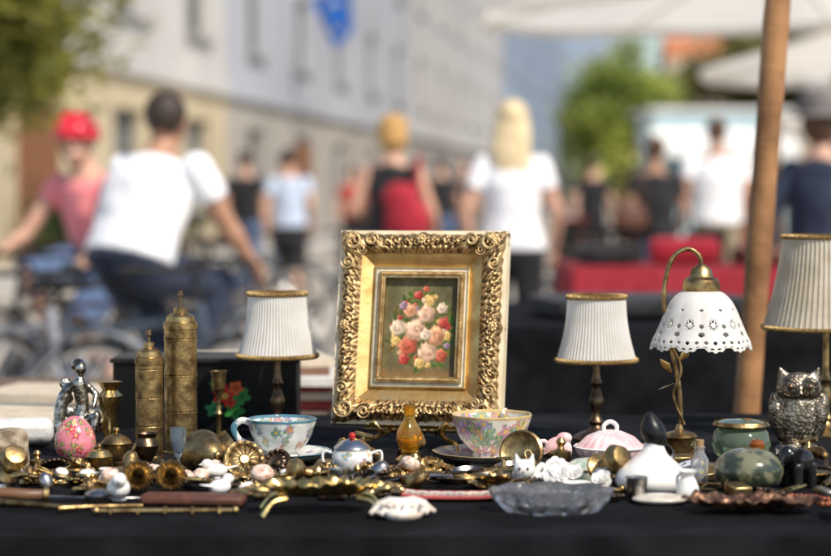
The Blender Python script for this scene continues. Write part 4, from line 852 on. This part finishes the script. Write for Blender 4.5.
b=MB(); b.tube(sp([(0,.02,.004),(0,.005,.006),(0,-.01,.01)],10),[.003]*11,8); b.lathe([(.011,0),(.004,.016),(0,.018)],24,T=TR(0,-.014,.0)); tpl('candle_snuffer','brass candle snuffer with handle','snuffer',b,brassd,.02,3,5)
b=MB()
for k in range(26): t=k/25; a=t*5*2*pi*.6; b.ball((.012*(1-t)*math.cos(a)*.5+.02*t-.01,.012*(1-t)*math.sin(a)*.5,.007*(1-t)+.002),(.0075*(1-t)+.001),10)
tpl('small_shell','small spiral pink and white seashell','shell',b,M('spiral_shell',(.78,.66,.55),.35,0,(.5,.27,.18),160,coat=.3),.014,4,20,vox=.0009,sm=1)
b=MB(); b.ball((0,0,.012),(.011,.016,.010),16); b.ball((0,-.013,.021),(.007,.008,.007),14); b.tube([(0,-.02,.021),(0,-.025,.02)],[.002,.0005],8); b.tube([(0,.012,.014),(0,.03,.018)],[(.006,.003),(.004,.001)],10); b.ball((0,0,.002),(.008,.008,.003),10)
tpl('bird_figurine','small white porcelain bird figurine','figurine',b,white,.016,3,2,vox=.0009,sm=1); 
b=MB(); b.lathe([(0,.002),(.018,.002),(.023,.008),(.028,.011),(.028,.013),(.022,.011),(.017,.005),(0,.004)],72,mod=lambda r,z,a,t:(r*(1+.04*math.cos(9*a)),z)); tpl('brass_ashtray','small round scalloped brass ashtray','ashtray',b,brass,.027,3,6)
b=MB(); b.tube(sp([(-.02,0,.006),(0,0,.007),(.014,0,.006),(.022,0,.0),(.022,0,-.002)],14),.005,12); b.tube([(0,0,.007),(0,0,.02)],.003,10); b.tube([(-.01,0,.021),(.01,0,.021)],.0028,10); b.lathe([(.007,0),(.008,.003),(.007,.006)],16,T=TR(-.024,0,.006)@RY(90)); tpl('brass_tap','small old brass tap with cross handle','tap',b,brassd,.022,3,30)
b=MB(); b.lathe([(.0145,-.007),(.0165,-.006),(.0165,.006),(.0145,.007),(.0138,0)],40,closed=True,mod=lambda r,z,a,t:(r+.0004*math.cos(20*a),z)); tpl('napkin_ring','engraved silver napkin ring','ring',b,silver,.016,2,85)
placed=0; TQ=random.Random(33); cnt={}
def put(t,x,y,ti,z=TZ,rot=None,s=1):
    tx,ty=(TQ.uniform(-ti,ti),TQ.uniform(-ti*.6,ti*.6)) if rot is None else (0,0)
    o=t.copy(); COL.objects.link(o); o.rotation_euler=rot or (rad(tx),rad(ty),TQ.uniform(0,6.28)); o.scale=(s,s,s)
    if rot is None:
        mt=o.rotation_euler.to_matrix(); lowest=min((mt@V(c)).z for c in t.bound_box)*s; z=z-lowest*.92
    o.location=(x,y,z+.0012); return o
for ntry in range(18000):
    if placed>=165: break
    q=TQ.choice(TP); t,r,mx,ti=q
    if cnt.get(id(q),0)>=mx: continue
    if TQ.random()<.62: x,y=TQ.uniform(-.53,-.06),TQ.uniform(2.22,2.53)
    else: x,y=TQ.uniform(-.1,.52),TQ.uniform(2.24,2.58)
    if y>2.45 and (-.25<x<-.11 or .03<x<.17): continue
    s=TQ.uniform(.9,1.35); rr=r*s
    if any((x-a)**2+(y-b_)**2<((rr*.8+c_)*.95)**2 for a,b_,c_ in occ): continue
    occ.append((x,y,rr*.8)); cnt[id(q)]=cnt.get(id(q),0)+1; put(t,x,y,ti,s=s); placed+=1
flat_=[q for q in TP if q[0].name.split('.')[0] in('key','escutcheon_plate','brooch','buckle','brass_rosette','finger_ring','small_shell')]
for i in range(30):
    q=TQ.choice(flat_); x=TQ.uniform(-.5,-.09) if i<20 else TQ.uniform(-.05,.1); y=TQ.uniform(2.3,2.46)
    if any((x-a)**2+(y-b_)**2<c_**2 for a,b_,c_ in occ if c_>.023): continue
    put(q[0],x,y,22,TZ+TQ.uniform(.006,.012),s=TQ.uniform(.9,1.2))
for x in(-.331,-.292): put(TP[0][0],x,2.33,0,TZ+.020,(rad(72),0,rad(8)),s=1.2)
for q in TP: bpy.data.objects.remove(q[0])
# ---------------------------------------------------------------- people
def hand(b,w_,d,nrm,curl=.6,k=1):
    d=d.normalized(); s=d.cross(nrm).normalized(); nrm=s.cross(d).normalized()
    b.tube([w_-d*.01,w_+d*.03*k,w_+d*.085*k],[(.026*k,.02*k),(.036*k,.016*k),(.038*k,.013*k)],10,side=s)
    for i,ln in enumerate((.062,.072,.067,.052)):
        p=w_+d*.078*k+s*(i-1.5)*.02*k; dd=d; pts=[p]
        for j in range(3):
            dd=(dd+nrm*curl*.6).normalized(); p=p+dd*ln*k*.4; pts.append(p)
        b.tube(pts,[.0095*k,.009*k,.0085*k,.007*k],8)
    p=w_+d*.025*k-s*.03*k; b.tube([p,p+(d*.6-s*.5+nrm*.3)*.04*k,p+(d*.95-s*.45+nrm*.6)*.062*k],[.012*k,.011*k,.008*k],8)
DJ=dict(pel=(0,0,.95),wst=(0,.0,1.10),chs=(0,.0,1.3),shc=(0,.01,1.42),nk=(0,.01,1.49),hd=(0,-.015,1.635),
 shL=(.175,.01,1.405),elL=(.235,.03,1.14),wrL=(.235,-.05,.9),hpL=(.09,0,.92),knL=(.1,-.02,.5),anL=(.1,.02,.085),
 shR=(-.175,.01,1.405),elR=(-.235,.03,1.14),wrR=(-.235,-.05,.9),hpR=(-.09,0,.92),knR=(-.1,-.02,.5),anR=(-.1,.02,.085))
def person(label,loc,yaw,h=1.75,J=None,skin=skinm,shirt=wht,bot=blk,blen=1.0,hair=hdark,hs='short',fem=False,sleeve=.42,vox=.009,wd=1.0,face=False,head=None):
    k=h/1.75; j={a:V(b)*k for a,b in DJ.items()}
    if J: j.update({a:V(b) for a,b in J.items()})
    b=MB(); S=(1,0,0); fw=.9 if fem else 1.0; fw*=wd
    for s in('shL','shR','elL','elR','wrL','wrR'):
        if not J or s not in J or s[:2]=='sh': j[s].x*=fw
    up=(j['nk']-j['pel']).normalized()
    tor=[j['pel']-up*.1*k,j['pel']-up*.03*k,j['pel']+up*.03*k,j['wst'],j['chs'],j['shc'],j['nk'],j['nk']+(j['hd']-j['nk'])*.5]
    hipw=.172 if fem else .16; tr=[(.09,.08),(hipw,.115),(hipw*.98,.115),(.122 if fem else .15,.10),(.15 if fem else .172,.12),(.135,.08),(.06,.06),(.05,.055)]
    tr=[(a*k*wd if i<6 else a*k,c*k*(wd if i<6 else 1)) for i,(a,c) in enumerate(tr)]
    b.tube(tor,tr,20,side=S)
    hd=j['hd']; hk=k
    HR=Matrix.Rotation(rad(head or 0),3,'Z'); H=lambda x,y,z: hd+HR@V((x,y,z))*hk
    rt=HR.to_euler()
    b.ball(H(0,.012,.02),(.076*hk,.095*hk,.095*hk),20,rot=rt); b.ball(H(0,-.02,-.045),(.055*hk,.068*hk,.068*hk),18,rot=rt)
    b.tube([H(0,-.085,.02),H(0,-.108,-.022),H(0,-.085,-.03)],[.009*hk,.014*hk,.009*hk],8)
    b.ball(H(0,-.082,-.062),(.022*hk,.012*hk,.01*hk),8); b.ball(H(0,-.08,-.095),(.02*hk,.014*hk,.014*hk),8)
    for s in(-1,1): b.ball(H(s*.078,.01,-.005),(.008*hk,.018*hk,.03*hk),10,rot=rt); b.ball(H(s*.03,-.078,.03),(.02*hk,.012*hk,.007*hk),8)
    for sd in 'LR':
        sh,el,wr,hp,kn,an=[j[q+sd] for q in('sh','el','wr','hp','kn','an')]
        aw=.9 if fem else 1.05; aw*=k
        b.cap(sh,el,.052*aw,.04*aw); b.cap(el,el+(wr-el)*.35,.04*aw,.041*aw); b.cap(el+(wr-el)*.35,wr,.041*aw,.026*aw)
        hand(b,wr,(wr-el) if (wr-el).length>0 else V((0,0,-1)),V((-1 if sd=='L' else 1,-.3,0)) if not J or 'nrm' not in J else V(J['nrm']),.55,k)
        b.cap(hp,kn,.085*k,.056*k,14); b.cap(kn,kn+(an-kn)*.3,.054*k,.056*k); b.cap(kn+(an-kn)*.3,an,.056*k,.036*k)
        b.cap(an+V((0,.02,-.03))*k,an+V((0,-.13,-.055))*k,.035*k,.028*k)
    o=b.make('person',skin,None,loc,(0,0,rad(yaw)),vox=vox,sm=4); tag(o,label,'person')
    b=MB(); g_=.016
    t2=[j['pel']-up*.02*k]+tor[3:6]+[j['nk']-up*.03*k]
    r2=[(hipw*k*wd+g_+.006,.122*k*wd+g_),(tr[3][0]+g_+.012,tr[3][1]+g_+.010),(tr[4][0]+g_,tr[4][1]+g_),(tr[5][0]+.012,tr[5][1]+g_),(.07*k,.066*k)]
    b.tube(t2,r2,24,side=S)
    for sd in 'LR':
        sh,el,wr=j['sh'+sd],j['el'+sd],j['wr'+sd]
        if sleeve>0:
            e_=sh+(el-sh)*min(1,sleeve*1.25); rr=.061*k*(wd*.5+.5)*(.9 if fem else 1); b.ball(sh,rr,14); b.tube([sh,e_],[rr,rr*.97],14)
            if sleeve>1: b.cap(el,el+(wr-el)*.9,.055*k,.04*k)
        else: b.ball(sh+V((-.03 if sd=='L' else .03,0,0)),.05*k,12)
    b.make('shirt',shirt,o,vox=max(vox,.01),sm=3,disp=.016)
    b=MB(); b.tube([j['pel']-up*.12*k,j['pel']-up*.05*k,j['pel']+up*.04*k],[(.1*k,.1*k),((hipw+.008)*k*wd,.13*k*wd),((hipw+.0)*k*wd,.12*k*wd)],20,side=S)
    for sd in 'LR':
        hp,kn,an=[j[q+sd] for q in('hp','kn','an')]
        if blen>=1: b.cap(hp,kn,.1*k,.074*k,14); b.ball(kn,.074*k); b.tube([kn,an+(kn-an)*.04],[.072*k,.056*k],14)
        else: b.ball(hp,.1*k); b.tube([hp,hp+(kn-hp)*blen*1.2],[.1*k,.092*k],14)
    b.make('trousers' if blen>=1 else 'shorts',bot,o,vox=max(vox,.01),sm=3,disp=.014)
    for sd in 'LR':
        an=j['an'+sd]; b=MB(); b.tube([an+V((0,.05,-.045))*k,an+V((0,0,-.03))*k,an+V((0,-.07,-.05))*k,an+V((0,-.16,-.062))*k],[(.03*k,.03*k),(.042*k,.048*k),(.048*k,.034*k),(.03*k,.02*k)],12,side=S); b.make('shoe',shoem,o,vox=.01,sm=2)
    if hair:
        b=MB(); b.ball(H(0,.028,.035),(.086*hk,.095*hk,.094*hk),20,rot=rt)
        if hs=='bob': b.ball(H(0,.035,-.01),(.102*hk,.09*hk,.105*hk),18,rot=rt); b.ball(H(0,.02,.05),(.098*hk,.1*hk,.09*hk),18,rot=rt)
        if hs=='long':
            b.tube([H(0,.03,.05),H(0,.06,-.06),H(.005,.085,-.17),H(-.005,.10,-.27),H(.01,.10,-.33)],[(.09*hk,.07*hk),(.105*hk,.06*hk),(.115*hk,.045*hk),(.1*hk,.03*hk),(.06*hk,.012*hk)],18,side=S)
        b.make('hair',hair,o,vox=.009,sm=2,disp=.014 if hs!='short' else .008)
    if face:
        b=MB()
        for s in(-1,1): b.ball(H(s*.03,-.082,.012),(.013*hk,.006*hk,.007*hk),10)
        b.make('eyes',blackg,o)
        MB().tube(sp([H(-.028,-.086,-.054),H(0,-.098,-.066),H(.028,-.086,-.054)],8),.006*hk,8).make('mouth',M('smiling_lips',(.75,.5,.45),.4),o)
    return o,j,H
def helmet(o,H):
    b=MB()
    b.lathe([(.112*math.sin(t*pi/2/10*1.15),.105*math.cos(t*pi/2/10*1.15)) for t in range(11)],36,mod=lambda r,z,a,t:(r,z*(1+.05*math.cos(6*a)*t)),skip=lambda i,j_:3<=j_<=7 and i%6 in(2,3) )
    for k in range(7): b.tube(sp([(-.055+k*.0183,-.1,.01),(-.05+k*.0167,-.03,.1),(-.055+k*.0183,.1,.02)],10),.009,6)
    b.v=[tuple(H(x*.95,y*1.15+.01,z+.03)) for x,y,z in b.v]
    q=b.make('helmet',helm,o); m=q.modifiers.new('t','SOLIDIFY'); m.thickness=.01
    MB().tube(sp([H(-.08,0,.05),H(-.06,-.02,-.05),H(0,-.04,-.125),H(.06,-.02,-.05),H(.08,0,.05)],20),.005,6).make('helmet_strap',rubber,o)
def bicycle(label,loc,yaw,pm):
    e=E('bicycle',label,'bicycle',loc,yaw,'bicycles on the street')
    src=None; r=.34
    for y in(-.54,.52):
        if src is None:
            w_=E('wheel','','',(0,y,r)); del w_['label']; del w_['category']; w_.parent=e; src=w_
            MB().lathe([(r-.018+.018*math.cos(t*pi/4),.018*math.sin(t*pi/4)) for t in range(8)],64,T=RY(90),closed=True).make('tyre',rubber,w_)
            b=MB().lathe([(r-.046,-.012),(r-.03,-.013),(r-.03,.013),(r-.046,.012)],64,T=RY(90),closed=True); b.make('rim',chrome,w_)
            b=MB(); b.tube([(-.035,0,0),(.035,0,0)],.018,12)
            for k in range(28): a=k*2*pi/28; b.tube([((-1)**k*.025,.02*math.cos(a+.5),.02*math.sin(a+.5)),(0,(r-.034)*math.cos(a),(r-.034)*math.sin(a))],.0018,4)
            b.make('spokes',chrome,w_)
        else:
            c=copytree(src,(0,y,r)); c.parent=e
    BB=(0,.06,.28); ST=(0,.2,.72); HB=(0,-.36,.62); HT=(0,-.33,.78)
    b=MB(); b.tube([BB,ST],.016,10); b.tube([BB,HB],.019,10); b.tube([(0,.17,.66),(0,-.34,.72)],.015,10); b.tube([HB,HT],.019,10)
    for s in(-1,1): b.tube([BB,(s*.05,.52,.34)],.01,8); b.tube([(0,.19,.7),(s*.05,.52,.34)],.009,8); b.tube([(s*.03,-.37,.6),(s*.045,-.42,.5),(s*.045,-.54,.34)],.011,8)
    b.make('bicycle_frame',pm,e)
    for y in(-.54,.52):
        MB().tube([(0,y+.365*math.cos(a),r+.365*math.sin(a)) for a in [rad(10+t*8) for t in range(20)]],[(.024,.003)]*20,8,side=(1,0,0)).make('mudguard',pm,e)
    MB().tube([ST,(0,.225,.82)],.013,10).ball((0,.24,.84),(.085,.11,.028),16).ball((0,.14,.84),(.03,.09,.02),12).make('saddle',rubber,e)
    MB().tube([HT,(0,-.31,.9)],.012,10).tube(sp([(-.29,-.2,.905),(-.25,-.27,.905),(-.1,-.34,.9),(.1,-.34,.9),(.25,-.27,.905),(.29,-.2,.905)],20),.011,8).tube([(-.3,-.16,.905),(-.28,-.24,.905)],.017,10).tube([(.3,-.16,.905),(.28,-.24,.905)],.017,10).make('handlebar',rubber,e)
    b=MB(); b.lathe([(.085,-.003),(.095,0),(.085,.003),(.07,0)],40,T=TR(.04,.06,.28)@RY(90),closed=True); b.tube([(-.05,.06,.28),(-.06,-.04,.42)],.009,8); b.tube([(.05,.06,.28),(.06,.16,.14)],.009,8); b.box((-.11,-.04,.42),(.1,.07,.02)); b.box((.11,.16,.14),(.1,.07,.02)); b.make('pedals',iron,e)
    MB().box((0,.52,.74),(.14,.36,.012)).tube([(.05,.6,.73),(.05,.53,.36)],.005,6).tube([(-.05,.6,.73),(-.05,.53,.36)],.005,6).make('luggage_rack',iron,e)
def rider(lean=0,dz=0):
    d=dict(pel=(0,.22,.93),wst=(0,.19-lean*.2,1.04),chs=(0,.13-lean*.5,1.2),shc=(0,.08-lean*.8,1.31),nk=(0,.06-lean,1.37),hd=(0,.02-lean*1.2,1.495),
     shL=(.185,.07-lean*.8,1.295),shR=(-.185,.07-lean*.8,1.295),elL=(.27,-.06-lean*.4,1.06),elR=(-.27,-.06-lean*.4,1.06),wrL=(.29,-.15,.935),wrR=(-.29,-.15,.935),
     hpL=(.09,.2,.87),hpR=(-.09,.2,.87),knR=(-.12,-.16,.8),anR=(-.11,-.02,.5),knL=(.12,-.06,.6),anL=(.11,.17,.235))
    for q in('wst','chs','shc','nk','hd','shL','shR','elL','elR'): d[q]=(d[q][0],d[q][1],d[q][2]+dz)
    d['nrm']=(0,.2,-1); return d
bicycle('dark city bicycle ridden by man in white',(-1.0,8.0,0),140,bikep)
jm=rider(.02,-.02); jm['hd']=(0,.01,1.465)
person('man cycling in white t-shirt and dark trousers',(-1.0,8.0,0),140,1.78,jm,skin=skint,shirt=wht,bot=navy,hair=hdark,wd=1.16,vox=.008,head=28)
bicycle('black city bicycle ridden by woman in pink',(-1.60,9.2,0),-38,M('black_bicycle_paint',(.02,.02,.02),.3,coat=.5))
jw=rider(.0,-.07)
o,j,H=person('smiling woman cycling in pink top with red helmet',(-1.60,9.2,0),-38,1.76,jw,skin=skinm,shirt=pink,bot=jeans,blen=.9,hair=hbrown,hs='short',fem=True,sleeve=.3,vox=.008,face=True,head=34,wd=1.1)
helmet(o,H)
b=MB()
for s in(-1,1): b.ball(H(s*.03,-.097,.012),(.024,.006,.019),12); b.tube([H(s*.055,-.093,.014),H(s*.08,0,.01)],.003,6)
b.tube([H(-.01,-.1,.014),H(.01,-.1,.014)],.003,6); b.make('glasses',blackg,o)
bicycle('parked silver bicycle with chrome wheels',(-1.55,6.9,0),62,M('silver_bicycle_paint',(.4,.4,.42),.3,.5))
bicycle('parked dark bicycle beside others',(-1.1,7.15,0),75,bikep)
bicycle('dark bicycle parked near cafe tables',(-1.35,14.5,0),70,bikep)
bicycle('dark bicycle leaning by the street',(-.75,15.5,0),110,blackm)
def walkJ(k,st=.16,arm=.12,bendR=False,bendL=False):
    d={a:V(b)*k for a,b in DJ.items()}; out={}
    out['knL']=d['knL']+V((0,-st*.7,.02)); out['anL']=d['anL']+V((0,-st,0)); out['knR']=d['knR']+V((0,st*.1,0)); out['anR']=d['anR']+V((0,st*1.1,.04))
    out['wrL']=d['wrL']+V((0,arm,.02)); out['elL']=d['elL']+V((.02,arm*.5,0)); out['wrR']=d['wrR']+V((0,-arm,.03)); out['elR']=d['elR']+V((-.02,-arm*.2,0))
    if bendR: out['elR']=V((-.25,.06,1.16))*k; out['wrR']=V((-.12,-.18,1.12))*k
    if bendL: out['elL']=V((.25,.06,1.16))*k; out['wrL']=V((.12,-.18,1.12))*k
    return out
def ped(label,x,y,yaw,h,**k):
    w_=k.pop('walk',{}); return person(label,(x,y,0),yaw,h,walkJ(h/1.75,**w_),**k)
ped('woman with short golden hair in sleeveless black top',-.13,11.6,165,1.64,shirt=blk,bot=blk,hair=hgold,hs='bob',fem=True,sleeve=0,walk=dict(bendL=True))
b=MB(); b.ball((-.12,.13,1.02),(.14,.09,.17),20); b.ball((-.07,.12,1.16),(.11,.07,.1),16); b.tube(sp([(-.16,.09,1.14),(-.17,.06,1.4),(-.12,-.12,1.3)],10),.018,8)
bb=b.make('shoulder_bag',redc,None,(-.13,11.6,0),(0,0,rad(165)),vox=.012,sm=2); tag(bb,'red soft shoulder bag carried over a black top','bag')
ped('woman with long blonde hair in white t-shirt',.511,10.4,176,1.67,shirt=wht,bot=blk,hair=M('pale_blonde_hair',(.78,.64,.4),.5,0,(.6,.46,.25),60,.004,120),hs='long',fem=True,sleeve=.42,walk=dict(arm=.05))
ped('boy in pale blue shirt and black shorts',-1.25,19.5,170,1.66,shirt=lblue,bot=blk,blen=.85,hair=hdark,vox=.012,walk=dict(bendR=True))
ped('man in black t-shirt and jeans walking away',1.83,15,190,1.63,shirt=blk,bot=jeans,hair=hbrown,skin=skint,vox=.011)
ped('stout man in white t-shirt and khaki shorts',2.45,16,172,1.81,shirt=wht,bot=khaki,blen=.9,hair=hbrown,skin=skint,wd=1.15,vox=.011,walk=dict(bendL=True))
o,j,H=ped('person in navy top and grey felt hat',1.92,9.3,150,1.62,shirt=navy,bot=jeans,hair=hbrown,hs='bob',fem=True,sleeve=1.2,vox=.01)
MB().lathe([(.15,-.02),(.14,-.004),(.11,.0),(.112,.05),(.095,.1),(.05,.115),(0,.117)],36).make('felt_hat',grey,o,tuple(H(0,.015,.055)))
for lb,x,y,yw,h,s_,bt,hr,f in [
 ('distant man in dark jacket',-2.35,27,150,1.76,navy,blk,hdark,0),('distant woman in grey top',-.7,32,20,1.66,grey,jeans,hbrown,1),
 ('distant man in black shirt by the houses',.35,27,180,1.75,blk,jeans,hdark,0),('distant man in dark blue shirt',-1.65,25,100,1.74,navy,blk,hdark,0),('distant man in dark shirt and jeans',-1.9,22,160,1.7,blk,jeans,hdark,0),
 ('distant woman in brown coat',-.35,29,200,1.66,leather,blk,hbrown,1),('distant man in dark t-shirt',.75,31,10,1.76,blk,navy,hdark,0),('distant pedestrian in grey jacket',.55,36,180,1.72,grey,navy,hdark,0),('distant woman in red jacket',-.95,30,0,1.66,tomato,blk,hbrown,1),
 ('pedestrian in red top near cafe',2.75,30,30,1.62,tomato,blk,hblond,1),('distant pedestrian in grey shirt',2.1,36,170,1.72,grey,navy,hdark,0),('pedestrian in orange red top under umbrella',4.1,24,140,1.65,tomato,navy,hbrown,1),('distant man in black vest',2.35,26,170,1.72,blk,blk,hdark,0),
 ('distant man in pale shirt',3.5,40,180,1.75,lblue,jeans,hdark,0),('distant woman in beige jacket',.1,40,170,1.65,khaki,blk,hbrown,1),('pedestrian in dark coat near umbrellas',4.2,27,200,1.72,blk,blk,hdark,0),('distant woman in dark dress',3.0,25,190,1.64,navy,blk,hbrown,1),('distant man in brown jacket',1.45,29,150,1.74,leather,navy,hdark,0)]:
    ped(lb,x,y,yw,h,shirt=s_,bot=bt,hair=hr,fem=bool(f),hs='bob' if f else 'short',vox=.016,walk=dict(st=R.uniform(.05,.2)))
b=MB(); b.ball((0,0,0),(.14,.06,.17),20); b.tube(sp([(-.1,0,.12),(-.03,0,.45),(.05,0,.6),(.1,0,.12)],14),.012,8)
tag(b.make('shoulder_bag',leather,None,(1.62,14.8,.98),(0,0,.2),vox=.01,sm=2),'brown leather shoulder bag carried by a man','bag')
